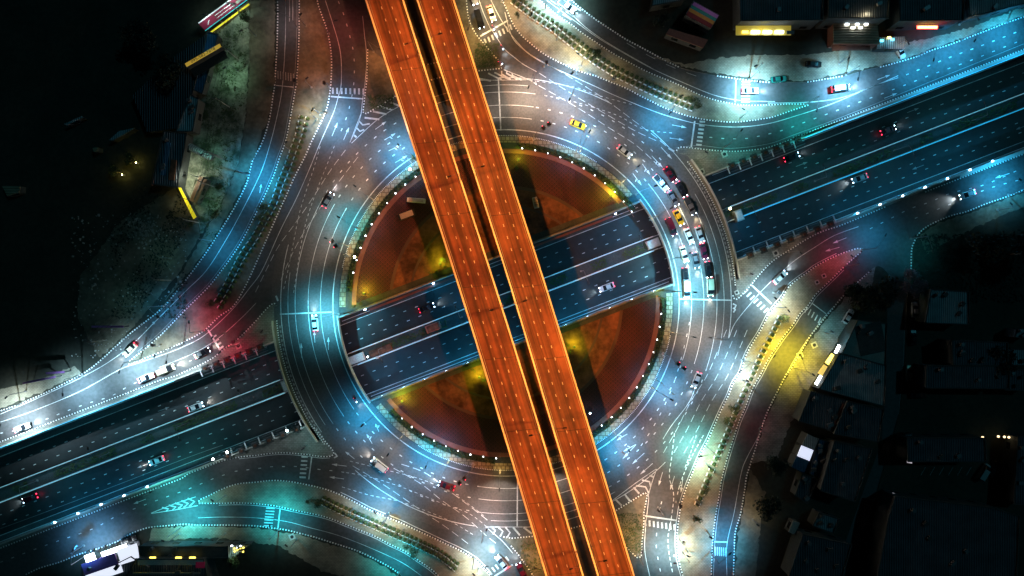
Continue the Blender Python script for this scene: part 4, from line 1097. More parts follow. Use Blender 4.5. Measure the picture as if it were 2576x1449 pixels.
# ---------------------------------------------------------------- lights on the walls of the cutting
root = empty('wall_light', (0, 0, 0))
mb = MB(); mb.box((0, 0, -.15), (.6, .3, .12), 'dark_metal'); mb.build('bracket', root)
mb = MB(); mb.box((0, 0, -.03), (.55, .26, .14), 'ledge_light', 0, .7); mb.build('lens', root)
tag(root, 'x', 'wall light', 'small lights on the walls of the cutting')
spots = []
for k in range(7): spots.append((HP(-377 + k * 58, -107), -1.0, 'small white light on the lower ledge of the cutting inside the roundabout, left half', k % 2 == 0))
for k in range(5): spots.append((HP(120 + k * 60, -107), -1.0, 'small white light on the lower ledge of the cutting inside the roundabout, right half', k % 2 == 0))
for p_, kk in (((916, 779), 0), ((1089, 713), 0), ((1550, 537), 0), ((1596, 521), 1)): spots.append((p_, -1.0, 'small white light on the upper ledge of the cutting inside the roundabout, ' + ('left half' if p_[0] < 1280 else 'right half'), kk == 0))
for k in range(7): spots.append((HP(903 + k * 60.5, -106.5), .8, 'small white light in a row on the lower wall east of the roundabout', k % 2 == 0))
for k in range(5): spots.append((HP(-1005 - k * 62, -106.5), .8, 'small white light in a row on the lower wall west of the roundabout', k % 2 == 0))
for i, (p, z, lab, lit) in enumerate(spots):
    q = W(*p); o = root if i == 0 else share(root, (0, 0, 0), 0)
    o.location = (q.x, q.y, z); o.rotation_euler = (0, 0, math.atan2(ST, CT)); o['label'] = lab
    if lit:
        s = -1 if 'upper' in lab else 1
        blight('lens_light', 'POINT', (.03, .46, .95), 330, o, (0, s * 1.3, .0), .15)
# lamps on the central reserve of the motorway
for i, (t, lab) in enumerate([(-1300, 'far left'), (-1100, 'second from the left'), (-880, 'third from the left'), (-700, 'just left of the roundabout'), (-340, 'inside the roundabout, left'), (-120, 'inside the roundabout, near the viaducts'), (210, 'inside the roundabout, right of the viaducts'), (370, 'inside the roundabout, near the right bridge'),
                              (660, 'just right of the roundabout'), (860, 'second to the right of the roundabout'), (1080, 'third to the right of the roundabout'), (1290, 'far right')]):
    for s in (1,):
        street_lamp(HP(t, 36 if i % 2 else -26), HP(t, 6), (.02, .46, 1.0) if 3 < i < 9 else (.03, .55, .75), (900 if 3 < i < 9 else 340), 'dark lamp post on the motorway reserve, ' + lab, h=8.0, z0=ZF + .25, group='lamp posts on the motorway central reserve', batwing=True, cap=4, cat='lamp post')

# ================================================================ GUARD RAILS, BRACKETS
def rail_line(name, pts3, label, cat, group, m='white_metal', hs=(.45, .8), r=.06, step=4.0):
    c = sum((Vector(p) for p in pts3), Vector()) / len(pts3)
    root = empty(name, c); 
    P = [Vector(p) - c for p in pts3]
    for hz in hs:
        mb = MB()
        for a, b in zip(P, P[1:]): mb.bar(a + Vector((0, 0, hz)), b + Vector((0, 0, hz)), r, m, 5)
        mb.build('rail', root)
    mb = MB(); n = 0
    for a, b in zip(P, P[1:]):
        k = max(1, int((b - a).length / step))
        for i in range(k):
            q = a + (b - a) * i / k; mb.bar(q, q + Vector((0, 0, hs[-1])), r * .9, m, 5)
    o = mb.build('posts', root); o['kind'] = 'stuff'; o.name = 'post'
    tag(root, label, cat, group)
    return root
for d, lab in ((23.5, 'upper edge'), (-9.5, 'lower edge')):
    for t0, t1, w in ((-2400, -600, 'west of the roundabout'), (-415, 405, 'inside the roundabout'), (600, 2400, 'east of the roundabout')):
        rail_line('guard_rail', [W(*HP(t0, d), ZF + .25), W(*HP(t1, d), ZF + .25)], 'long pale guard rail on the %s of the motorway reserve %s' % (lab, w), 'guard rail', 'guard rails of the motorway reserve', r=.1, hs=(.4, .75), step=6)
# light coloured kerb barriers at the feet of the walls
for d, t0, t1, lab in ((113, 600, 2400, 'upper side east of the roundabout'), (113, -2400, -600, 'upper side west of the roundabout'), (-103, 600, 2400, 'lower side east of the roundabout'), (-103, -2400, -600, 'lower side west of the roundabout'), (105, -400, 395, 'upper side inside the roundabout'), (-97, -400, 400, 'lower side inside the roundabout')):
    rail_line('guard_rail', [W(*HP(t0, d), ZF + .2), W(*HP(t1, d), ZF + .2)], 'thin guard rail at the wall foot, ' + lab, 'guard rail', 'guard rails at the wall feet', r=.07, hs=(.45, .8), step=6)

for d, t0, t1, z, w, m, lab in ((117, 850, 1700, .8, 1.5, 'strip_glow', 'added bright cyan glow strip on the upper wall east of the roundabout'), (117, -1700, -850, .8, 1.6, 'strip_glow', 'added bright cyan glow strip on the upper wall west of the roundabout'),
        (-11.5, 615, 1700, ZF + 1.1, 1.5, 'strip_glow', 'added cyan glow strip along the lower edge of the motorway reserve east of the roundabout'), (-11.5, -1700, -600, ZF + 1.1, 1.6, 'strip_pale', 'pale bluish added strip along the lower edge of the motorway reserve west of the roundabout'),
        (24, -1700, -600, ZF + 1.1, .9, 'strip_pale', 'thin pale added strip along the upper edge of the motorway reserve west of the roundabout'), (-11.5, -405, 395, ZF + 1.1, 1.3, 'strip_pale', 'added pale glow strip along the lower edge of the reserve inside the roundabout'), (24, -405, 395, ZF + 1.1, .8, 'strip_pale', 'added thin pale glow strip along the upper edge of the reserve inside the roundabout'),
        (24, 615, 1700, ZF + 1.1, .7, 'strip_pale', 'thin pale added strip along the upper edge of the motorway reserve east of the roundabout')):
    p = W(*HP((t0 + t1) / 2, d), z); q_ = W(*HP(t0, d), z); r_ = W(*HP(t1, d), z)
    root = empty('glow_strip', p, math.atan2(ST, CT)); L0 = (r_ - q_).length  # added emissive strips stand in for bright streaks along the motorway edges
    mb = MB(); mb.box((0, 0, 0), (L0, w * K, .06), m); mb.build('glow_bar', root)
    mb = MB(); mb.box((0, 0, -.14), (L0, w * K * 1.25, .12), 'galvanised'); mb.build('glow_backing', root)
    tag(root, lab, 'light strip', 'added glow strips along the motorway')
def bracket(loc, rz, label, z, red=False):
    root = empty('wall_bracket', loc, rz)
    mb = MB(); mb.box((0, -.9, -.1), (.26, 2.0, .35), 'white_metal'); mb.build('strut', root, .03)
    mb = MB(); mb.box((1.45, .0, -.5), (1.7, 1.7, .75), 'dark_concrete'); mb.build('plinth', root)
    mb = MB(); mb.bar((1.45, 0, .25), (1.45, 0, .62), .42, 'sand' if not red else 'sand', 9); mb.build('drum', root)
    for y in (-.9, -1.6):
        mb = MB(); mb.box((1.75, y, -.2), (2.6, .12, .14), 'galvanised'); mb.build('bar', root)
    tag(root, label, 'wall bracket', 'white brackets with round drums on the cutting walls')
    return root
rz = math.atan2(ST, CT)
BR = [(640 + 29.5 * k, 118, 1, 'upper wall just right of the roundabout') for k in range(7)] + \
     [(-628 - 29.5 * k, 118, 1, 'red lit upper wall left of the roundabout') for k in range(6)] + \
     [(628 + 36 * k, -108, -1, 'lower wall just right of the roundabout') for k in range(7)] + \
     [(-590 - 37 * k, -108, -1, 'lower wall by the two glaring floodlights') for k in range(6)]
b0 = None
for t, d, s, lab in BR:
    p = W(*HP(t, d)); loc = (p.x, p.y, .72)
    a = rz if s > 0 else rz + math.pi
    if b0 is None: b0 = bracket(loc, a, 'white bracket with round drum, ' + lab, .7)
    else: share(b0, loc, a, 'white bracket with round drum, ' + lab)

# glaring floodlights
def floodlight(x, y, col, e, label, h=4.0, z=.15, ball=.5):
    p = W(x, y); root = empty('floodlight', (p.x, p.y, z))
    mb = MB(); mb.box((0, 0, 0), (.5, .5, .2), 'concrete'); mb.bar((0, 0, .2), (0, 0, h), .07, 'galvanised', 6); mb.build('pole', root)
    mb = MB(); mb.box((0, 0, h), (ball * 1.2, ball * .9, .14), 'dark_metal'); o = mb.build('housing', root)
    mb = MB(); mb.ball((0, 0, h + .3), ball * .6, 'flood_' + ('warm' if col[2] < .8 else 'cold'), 10, 6, .6); mb.build('lens', o)
    blight('lens_light', 'POINT', col, e, root, (0, 0, h + .9), .2)
    tag(root, label, 'floodlight', 'glaring floodlights')
mat('flood_cold', (.9, .95, 1), .3, emit=((.75, .95, 1.0), 40)); mat('flood_warm', (1, .95, .8), .3, emit=((1.0, .8, .4), 40))
floodlight(735, 1075, WH, 480, 'white glaring floodlight at the corner where the motorway passes under the left bridge', z=.2)
floodlight(588, 1128, WH, 380, 'white glaring floodlight on the lower wall, right one of the pair', z=.2)
floodlight(553, 1145, WH, 380, 'white glaring floodlight on the lower wall, left one of the pair', z=.2)
floodlight(901, 648, (1.0, .75, .35), 420, 'warm starry floodlight on the rail of the upper left plaza')
floodlight(1037, 433, (1.0, .8, .4), 520, 'warm floodlight at the top of the upper left plaza beside the viaduct')
floodlight(1844, 522, (1.0, .8, .45), 260, 'warm floodlight over the motorway at the right bridge', z=ZF + .3, h=3)
floodlight(920, 900, (.8, .9, 1.0), 130, 'pale light on the motorway reserve at the left bridge', z=ZF + .3, h=3, ball=.3)
floodlight(1482, 1036, (.9, .95, 1), 10, 'tiny white lamp in the dark strip below the lower right plaza', h=2, ball=.3)
# low yellow garden lights on the plazas
for x, y, e, lab in ((918, 738, 230, 'at the left corner of the upper left plaza'), (1108, 664, 170, 'by the shrubs beside the left viaduct'), (1304, 404, 130, 'at the top of the upper right plaza'), (1536, 494, 260, 'at the right corner of the upper right plaza'), (1013, 1008, 330, 'at the upper left corner of the lower left plaza'), (1206, 948, 200, 'on the lawn left of the viaducts'), (1444, 872, 170, 'on the lawn right of the viaducts'), (1657, 745, 60, 'at the corner by the right bridge'), (890, 770, 70, 'at the corner by the left bridge')):
    p = W(x, y); root = empty('garden_light', (p.x, p.y, .18))
    mb = MB(); mb.bar((0, 0, 0), (0, 0, .5), .3, 'dark_metal', 9, .22); mb.build('body', root)
    mb = MB(); mb.bar((0, 0, 1.5), (0, 0, 1.62), .34, 'dark_metal', 9); mb.bar((0, 0, .5), (0, 0, 1.5), .05, 'dark_metal', 6); mb.build('shade', root)
    blight('lamp_light', 'POINT', (.85, 1.0, .03), e * 4.5, root, (.0, .7, 1.9), .3)
    tag(root, 'small garden light with yellow glow ' + lab, 'garden light', 'garden lights on the plazas')

# ================================================================ VEHICLES
MESH = {}
def hull(name, stations, m, n=5):
    """loft: stations = (x, halfwidth, z_low, z_high)"""
    mb = MB(); rings = []
    for x, hw, z0, z1 in stations:
        rings.append([(x, -hw * .92, z0), (x, -hw, z0 + (z1 - z0) * .35), (x, -hw * .97, z0 + (z1 - z0) * .8), (x, -hw * .82, z1), (x, hw * .82, z1), (x, hw * .97, z0 + (z1 - z0) * .8), (x, hw, z0 + (z1 - z0) * .35), (x, hw * .92, z0)])
    for a, b in zip(rings, rings[1:]):
        for i in range(8):
            j = (i + 1) % 8
            mb.face([a[i], a[j], b[j], b[i]], m)
    mb.face(rings[0], m); mb.face(rings[-1][::-1], m)
    return mb
def vehicle(kind):
    """front towards +x"""
    root = empty('car', (0, 0, 0))
    if kind == 'sedan':
        L = 4.5; st = [(-2.2, .72, .35, .85), (-2.1, .84, .25, .98), (-1.4, .89, .22, 1.02), (0, .9, .22, .98), (1.2, .88, .22, .93), (1.9, .82, .25, .82), (2.2, .66, .33, .68)]
        gl = [(-1.75, .70, .95, .99), (-1.05, .68, .95, 1.40), (.15, .68, .95, 1.42), (1.05, .72, .90, .95)]
        rf = (-.45, 1.34, 1.16); wx = (1.35, -1.35)
    elif kind == 'pickup':
        L = 5.2; st = [(-2.6, .86, .45, .95), (-2.5, .92, .35, 1.02), (-.5, .93, .32, 1.05), (1.2, .93, .32, 1.05), (2.2, .88, .35, .98), (2.6, .72, .42, .8)]
        gl = [(-.75, .80, 1.0, 1.66), (-.55, .78, 1.0, 1.74), (.75, .78, 1.0, 1.74), (1.45, .8, 1.0, 1.04)]
        rf = (.1, 1.3, 1.4); wx = (1.65, -1.6)
    elif kind == 'van':
        L = 5.0; st = [(-2.5, .88, .35, 1.15), (-2.3, .93, .3, 1.2), (1.5, .93, .3, 1.2), (2.2, .9, .33, 1.05), (2.5, .76, .4, .8)]
        gl = [(-2.4, .84, 1.15, 1.92), (-2.1, .84, 1.15, 1.98), (1.0, .83, 1.15, 1.98), (2.0, .84, 1.05, 1.1)]
        rf = (-.65, 3.1, 1.55); wx = (1.6, -1.55)
    else:
        L = 9.0; st = [(-4.5, 1.1, .6, 1.2), (3.0, 1.15, .6, 1.25), (4.2, 1.12, .5, 2.3), (4.5, 1.0, .5, 1.4)]
        gl = [(2.9, 1.05, 1.2, 2.6), (3.1, 1.05, 1.2, 2.7), (3.9, 1.04, 1.3, 2.7), (4.35, 1.0, 1.4, 1.5)]
        rf = (3.4, .9, 1.9); wx = (3.4, -2.6)
    hull('b', st, 'car_paint').build('body', root, .03)
    cab = hull('g', gl, 'glass').build('cabin', root, .02)
    zr = max(g[3] for g in gl)
    mb = MB(); mb.box((rf[0], 0, zr - .02), (rf[1], rf[2], .06), 'car_paint', 0, .92); mb.build('roof', cab)
    if kind == 'pickup':
        mb = MB(); mb.box((-1.65, 0, 1.03), (1.55, 1.45, .03), 'dark_metal'); mb.build('cargo_bed', root)
    if kind == 'truck':
        mb = MB(); mb.box((-1.2, 0, 1.25), (6.5, 2.4, 2.1), 'pale_concrete'); mb.build('cargo_box', root, .05)
    wm = MB(); wm.bar((0, -.11, 0), (0, .11, 0), .33, 'rubber', 14); first = wm.build('wheel', root)
    hw = max(s[1] for s in st)
    for i, (x, y) in enumerate(((wx[0], hw - .13), (wx[0], -hw + .13), (wx[1], hw - .13), (wx[1], -hw + .13))):
        w = first if i == 0 else first.copy()
        if i: COL.objects.link(w); w.parent = root
        w.location = (x, y, .33)
    fx, fh = st[-1][0], st[-1][3]
    for y in (.55 * st[-1][1] / .66, -.55 * st[-1][1] / .66):
        mb = MB(); mb.ball((fx - .07, y, fh - .02), .15, 'lens_white', 8, 5, .7); mb.build('headlight', root)
        mb = MB(); mb.box((st[0][0] + .05, y * 1.0, .62), (.22, .3, .30), 'lens_red'); mb.build('taillight', root)
    return root, fx
PROTO = {}
def strip_lights(root):
    pass
for kd in ('sedan', 'pickup', 'van', 'truck'):
    PROTO[kd] = list(vehicle(kd)) + [False]
PNAME = {'sedan': 'sedan_car', 'pickup': 'pickup_truck', 'van': 'van', 'truck': 'box_truck'}
lens_off = MATS['glass']
def copy_tree(o, parent=None):
    c = o.copy(); COL.objects.link(c)
    if parent is not None: c.parent = parent
    for ch in o.children:
        if ch.type != 'LIGHT': copy_tree(ch, c)
    return c
def car(kind, x, y, hx, hy, col, label, z=0.0, on=True, e=60, beam=WH, group='vehicles on the roads'):
    """hx, hy = heading on the map (y down)"""
    root, fx, used = PROTO[kind]
    o = copy_tree(root)
    o.name = PNAME[kind]
    p = W(x, y, z); a = math.atan2(-hy, hx)
    o.location = (p.x, p.y, z + .02); o.rotation_euler = (0, 0, a)
    for ch in list(o.children):
        ch.color = (*col, 1)
        for g in ch.children: g.color = (*col, 1)
        if not on and ch.name.split('.')[0] in ('headlight', 'taillight'):
            ch.data = ch.data.copy() if ch.name not in MESH else ch.data
            ch.data.materials[0] = lens_off
    if on:
        l = blight('headlight_beam', 'SPOT', beam, e * 26, o, (fx + .15, 0, .72), .25, spot=(74, .9))
        l.rotation_euler = (0, R(-80), 0)
        l2 = blight('taillight_glow', 'POINT', (1, .02, .06), 2.6 * e / 10, o, (-fx - .5, 0, .6), .2)
    tag(o, label, {'sedan': 'car', 'pickup': 'pickup truck', 'van': 'van', 'truck': 'truck'}[kind], group)
    return o
BK = (.012, .012, .014); WT = (.75, .75, .75); GY = (.12, .12, .13); RD = (.10, .006, .012); BG = (.62, .52, .36); SI = (.4, .41, .42); YL = (.75, .42, .02); MA = (.12, .01, .03); TL = (.02, .2, .15)
q = 'group'
G1 = 'vehicles queuing in the right half of the roundabout'
car('sedan', 1684, 440, 80, 105, RD, 'very dark red car, topmost of the queue at the upper right of the roundabout', group=G1, e=25)
car('pickup', 1661, 461, 100, 118, WT, 'white pickup with dark open bed beside the dark red car in the roundabout', group=G1, e=35)
car('sedan', 1713, 477, 72, 120, BK, 'black car on the outer side of the roundabout queue, below the dark red one', group=G1, e=45, beam=(1, .85, .65))
car('sedan', 1692, 500, 65, 110, GY, 'dark grey car right behind the yellow taxi with a bright warm beam', group=G1, e=90, beam=(1, .86, .5))
car('pickup', 1734, 519, 68, 130, GY, 'grey pickup with a pale roof on the outer side of the roundabout queue', group=G1, e=60, beam=(1, .8, .5))
car('sedan', 1706, 548, 55, 110, YL, 'yellow taxi in the middle of the roundabout queue', group=G1, e=60, beam=(1, .9, .6))
car('van', 1687, 571, 60, 135, MA, 'long dark maroon van on the inner lane of the roundabout queue', group=G1, e=110)
car('sedan', 1732, 594, 55, 135, WT, 'white car with a black windscreen in the middle of the roundabout queue', group=G1, e=60)
car('sedan', 1759, 590, 45, 130, SI, 'silver car on the outer lane near the right bridge', group=G1, e=70, beam=(1, .85, .6))
car('sedan', 1769, 632, 35, 130, MA, 'dark red car on the outer lane on the right bridge', group=G1, e=40)
car('sedan', 1720, 640, 40, 130, BG, 'cream car on the inner lanes just above the right stop line', group=G1, e=60, beam=(1, .95, .8))
car('sedan', 1748, 655, 28, 130, GY, 'grey car in the middle lane above the right stop line', group=G1, e=100)
car('sedan', 1722, 694, 12, 130, BK, 'black car waiting just behind the right stop line', group=G1, e=40)
car('van', 1725, 726, 6, 130, WT, 'white van with its nose at the right stop line', group=G1, e=120)
car('sedan', 1780, 678, 20, 130, BK, 'black car on the outer lane of the right bridge', group=G1, e=40)
car('van', 1785, 722, 4, 130, BG, 'cream van on the outer lane beside the right stop line', group=G1, e=60, beam=(1, .9, .7))
G2 = 'vehicles at the top exit'
car('sedan', 1236, 36, 95, 260, BG, 'beige sedan with bluish headlights waiting at the top zebra crossing', group=G2, e=35, beam=(1, .9, .7))
car('van', 1206, 51, 80, 260, BK, 'black hatchback beside the beige sedan at the top zebra crossing', group=G2, e=22, beam=(1, .8, .6))
car('sedan', 1192, -6, 60, 260, SI, 'silver car behind the black hatchback, cut by the top border', group=G2, e=80)
car('sedan', 511, 888, 130, -70, BK, 'black car with white roof glints before the left zebra crossing', e=25, beam=(1, .85, .7))
car('sedan', 1312, 1434, -45, -95, MA, 'dark maroon car near the bottom border left of the viaducts', e=50)
car('sedan', 1262, 1412, -50, -60, SI, 'silver car on the bottom left zebra crossing with a strong blue white beam', e=160)
# vehicles where the long exposure shows traffic
G3 = 'vehicles on the sunken motorway'
def hcar(kind, t, d, s, col, label, e=35, beam=WH):
    x, y = HP(t, d)
    car(kind, x, y, CT * s, -ST * s, col, label, z=ZF, e=e, beam=beam, group=G3)
hcar('sedan', 1050, 60, 1, RD, 'dark red car on the middle of the upper motorway carriageway east of the roundabout', 30)
hcar('sedan', 800, 84, 1, BK, 'black car with red tail lights near the wall of the upper motorway carriageway', 30)
hcar('sedan', 940, -27, -1, SI, 'silver car beside the reserve on the lower motorway carriageway east of the roundabout', 45)
hcar('sedan', 250, -54, -1, WT, 'white car on the lower motorway carriageway right of the viaducts', 50)
hcar('sedan', -190, 60, 1, BK, 'black car on the upper motorway carriageway left of the viaducts', 45)
hcar('sedan', -820, 36, 1, WT, 'white car on the upper motorway carriageway west of the roundabout', 50, (1, .95, .85))
hcar('sedan', -960, -54, -1, WT, 'white car on the lower motorway carriageway west of the roundabout', 50, (1, .9, .85))
hcar('sedan', -1290, -28, -1, RD, 'dark red car at the far left of the lower motorway carriageway', 45)
G4 = 'vehicles on the frontage roads'
for kd, x, y, hx, hy, c, lab, e, bm in (('sedan', 1885, 230, 1, -.02, WT, 'white car crossing the zebra on the upper right outer road', 120, WH), ('van', 2112, 224, 1, -.14, SI, 'silver van on the blue lit upper right frontage road', 120, WH), 
        ('sedan', 1960, 698, .75, -.68, WT, 'white car climbing right from the diagonal zebra crossing', 90, WH), ('sedan', 2430, 490, -1, .38, SI, 'silver car on the lower right frontage road', 80, WH), ('sedan', 370, 950, 1, -.42, WT, 'white car approaching the left zebra crossing', 120, WH), ('van', 420, 930, 1, -.42, BG, 'cream van just ahead of the white car before the left crossing', 130, (1, .95, .7)),
        ('sedan', 60, 1075, 1, -.4, WT, 'white car at the left border of the frontage road', 130, WH), ('pickup', 1425, 18, .8, .58, WT, 'white pickup stopped before the upper right zebra crossing', 90, WH), ('sedan', 330, 880, -.62, .62, BG, 'cream car on the narrow left outer road', 60, (1, .95, .8))):
    car(kd, x, y, hx, hy, c, lab, e=e, beam=bm, group=G4)
G5 = 'vehicles moving round the roundabout'
for kd, r, ang, c, lab, e, bm in (('sedan', 482, 68, YL, 'yellow car at the top of the roundabout right of the viaducts', 80, (1, .85, .4)), ('sedan', 482, 52, SI, 'silver car ahead of the queue at the upper right curve', 60, (1, .9, .6)), ('sedan', 515, 150, GY, 'grey car at the upper left curve of the roundabout', 40, (1, .85, .9)),
        ('sedan', 482, 186, WT, 'white car just past the left stop line', 80, WH), ('van', 515, 232, WT, 'white van at the lower left curve of the roundabout', 60, (1, .9, .8)), ('sedan', 482, 252, RD, 'dark red car near the bottom of the roundabout', 50, WH),
        ('sedan', 515, 338, SI, 'silver car in the lower right curve of the roundabout', 60, WH), ):
    x, y = ringp(r, ang)
    car(kd, x, y, math.sin(R(ang)), math.cos(R(ang)), c, lab, e=e, beam=bm, group=G5)
G6 = 'parked vehicles'
for kd, x, y, hx, hy, c, lab in (('sedan', 2044, 163, 1, .05, BK, 'dark parked car on the dark forecourt at the upper right'), ('sedan', 2261, 131, .5, .85, WT, 'white parked car below the bluish lit stall'), ('sedan', 1957, 201, 1, -.1, TL, 'green parked car at the kerb of the upper right forecourt'),
        ('sedan', 327, 1355, 1, -.3, BK, 'black parked car at the corner of the lower left shop'), ('sedan', 334, 1369, 1, -.25, GY, 'dark grey parked car beside the black one at the lower left shop'), ('sedan', 2298, 779, 0, -1, SI, 'silver car parked near the top of the dark side street'),
        ('sedan', 2284, 938, .05, -1, BG, 'beige car parked by the warm gate of the dark side street'), ('sedan', 2294, 848, 0, -1, BK, 'black car parked halfway along the dark side street'), ('sedan', 2307, 993, 1, 0, BK, 'black car parked across behind the gate of the dark yard'),
        ('van', 2470, 1186, .5, -.8, SI, 'silver van parked in the slanted bays of the dark yard'), ('sedan', 2497, 1177, .5, -.8, BK, 'black car parked beside the silver van'), ('sedan', 2179, 1437, 1, .1, BK, 'black car parked at the bottom of the side street'), ('sedan', 2131, 796, .5, -.8, WT, 'white car parked by the blue lit forecourt')):
    car(kd, x, y, hx, hy, c, lab, on=False, z=.15, group=G6)
for kd in PROTO:
    r0 = PROTO[kd][0]
    for ch in [r0] + list(r0.children_recursive): bpy.data.objects.remove(ch, do_unlink=True)

# ---------------------------------------------------------------- motorcycles and riders
def motorcycle(x, y, hx, hy, label, plabel):
    p = W(x, y); a = math.atan2(-hy, hx)
    root = empty('motorcycle', (p.x, p.y, .02), a)
    for wx in (.62, -.6):
        mb = MB(); mb.bar((wx, -.05, .3), (wx, .05, .3), .3, 'rubber', 14); mb.build('wheel', root)
    mb = MB(); mb.box((0, 0, .38), (.95, .26, .3), 'helmet', 0, .8); mb.box((-.35, 0, .66), (.6, .24, .1), 'rubber', 0, .9); mb.build('body', root, .03)
    mb = MB(); mb.bar((.62, 0, .3), (.45, 0, .95), .04, 'galvanised', 6); mb.bar((.45, -.33, .98), (.45, .33, .98), .03, 'dark_metal', 6); mb.build('handlebar', root)
    mb = MB(); mb.ball((.6, 0, .85), .13, 'lens_white', 8, 5); mb.build('headlight', root)
    mb = MB(); mb.box((-.72, 0, .62), (.08, .14, .1), 'lens_red'); mb.build('taillight', root)
    l = blight('headlight_beam', 'SPOT', WH, 420, root, (.75, 0, .85), .15, spot=(90, .8)); l.rotation_euler = (0, R(-74), 0)
    tag(root, label, 'motorcycle', 'motorcycles at the top exit')
    # rider: one skinned body
    J = [((-.3, 0, .82), .17), ((-.22, 0, 1.1), .17), ((-.12, 0, 1.36), .19), ((-.06, 0, 1.5), .07), ((-.02, 0, 1.66), .11),
         ((-.1, .2, 1.36), .08), ((.12, .3, 1.15), .055), ((.4, .3, 1.03), .045), ((-.1, -.2, 1.36), .08), ((.12, -.3, 1.15), .055), ((.4, -.3, 1.03), .045),
         ((-.25, .12, .8), .11), ((.12, .2, .78), .09), ((.05, .2, .38), .06), ((.18, .2, .3), .05), ((-.25, -.12, .8), .11), ((.12, -.2, .78), .09), ((.05, -.2, .38), .06), ((.18, -.2, .3), .05)]
    E = [(0, 1), (1, 2), (2, 3), (3, 4), (2, 5), (5, 6), (6, 7), (2, 8), (8, 9), (9, 10), (0, 11), (11, 12), (12, 13), (13, 14), (0, 15), (15, 16), (16, 17), (17, 18)]
    me = bpy.data.meshes.new('person'); me.from_pydata([j[0] for j in J], E, []); me.materials.append(MATS['shirt'])
    o = bpy.data.objects.new('person', me); COL.objects.link(o)
    sk = o.modifiers.new('skin', 'SKIN')
    for i, j in enumerate(J):
        v = me.skin_vertices[0].data[i]; v.radius = (j[1], j[1]); v.use_root = (i == 0)
    o.modifiers.new('sub', 'SUBSURF').render_levels = 1
    o.location = (p.x, p.y, .02); o.rotation_euler = (0, 0, a)
    mb = MB(); mb.ball((-.02, 0, 1.7), .16, 'helmet', 10, 7); mb.build('helmet', o)
    tag(o, plabel, 'person', 'riders')
motorcycle(1241, 72, 60, 150, 'motorcycle stopped on the top stop line between the cars', 'helmeted rider leaning forward on the motorcycle at the top stop line')
motorcycle(1263, 121, 60, 120, 'motorcycle riding just past the top zebra crossing', 'helmeted rider on the motorcycle just past the top zebra crossing')
motorcycle(1259, 160, 90, 60, 'motorcycle at the corner of the earth island below the top crossing', 'helmeted rider at the corner of the earth island')
motorcycle(895, 1006, 60, 70, 'motorcycle in the lower left curve of the roundabout', 'helmeted rider in the lower left curve of the roundabout')

# ---------------------------------------------------------------- traffic signals
def signal(head, base, label, colr='lens_red'):
    b = W(*base); p = W(*head); root = empty('traffic_signal', (b.x, b.y, .2))
    d = Vector((p.x - b.x, p.y - b.y, 0)); a = math.atan2(d.y, d.x)
    mb = MB(); mb.box((0, 0, 0), (.9, .9, .35), 'pale_concrete', a); mb.build('base', root)
    mb = MB(); mb.bar((0, 0, .35), (0, 0, 6.2), .13, 'galvanised', 8, .1); mb.bar((0, 0, 6.1), d + Vector((0, 0, 6.4)), .09, 'galvanised', 7, .06); mb.build('pole', root)
    for f in (.62, 1.0):
        mb = MB(); c = d * f; mb.box((c.x, c.y, 5.6), (.9, .9, 1.3), 'dark_metal', a); o = mb.build('signal_head', root)
        for k in range(3):
            m2 = MB(); n = Vector((-math.sin(a), math.cos(a), 0)); cc = Vector((c.x, c.y, 5.8 + k * .42)) + n * .47
            m2.ball(cc, .15, colr if k == 2 else 'glass', 7, 4); m2.build('lens', o)
    tag(root, label, 'traffic signal', 'traffic signals on long arms')
signal((850, 610), (876, 643), 'traffic signal with a dark double head over the left inner lane of the roundabout')
signal((1378, 327), (1342, 350), 'traffic signal with a dark double head over the top inner lane right of the viaducts')
signal((1706, 920), (1668, 890), 'traffic signal with a dark double head over the lower right inner lane')
signal((1160, 1198), (1190, 1168), 'traffic signal with a dark double head below the lower left plaza')
def signal_post(x, y, dx, dy, label):
    p = W(x, y); root = empty('signal_post', (p.x, p.y, .15))
    mb = MB(); mb.box((0, 0, 0), (.5, .5, .25), 'concrete'); mb.bar((0, 0, .2), (0, 0, 3.4), .08, 'galvanised', 7); mb.build('post', root)
    mb = MB(); mb.box((dx * .5, dy * .5, 2.6), (.5, .75, 1.2), 'dark_metal', math.atan2(dy, dx)); o = mb.build('signal_head', root)
    mb = MB(); mb.box((dx * .5, dy * .5, 3.82), (.75, .95, .05), 'dark_metal', math.atan2(dy, dx)); mb.build('visor', o)
    tag(root, label, 'signal post', 'short signal posts beside the crossings')
for x, y, dx, dy, lab in ((1541, 200, 0, -1, 'short signal post on the kerb of the upper island'), (979, 1290, 0, 1, 'short signal post on the kerb of the lower left island'), (1369, 168, 1, 0, 'short signal post in the yellow lit part of the upper island'), (829, 218, -1, 0, 'short signal post left of the upper left zebra crossing'), (1708, 1355, 1, 0, 'short signal post right of the bottom zebra crossing'), (1700, 1262, 1, 0, 'short signal post on the kerb above the bottom zebra crossing'), (401, 870, 0, 1, 'short signal post on the tip of the left island'), (594, 858, 1, 0, 'short signal post right of the left zebra crossing'), (1945, 736, 1, 0, 'short signal post by the diagonal crossing'), (747, 212, 1, 0, 'short signal post right of the far left zebra crossing')):
    signal_post(x, y, dx, dy, lab)

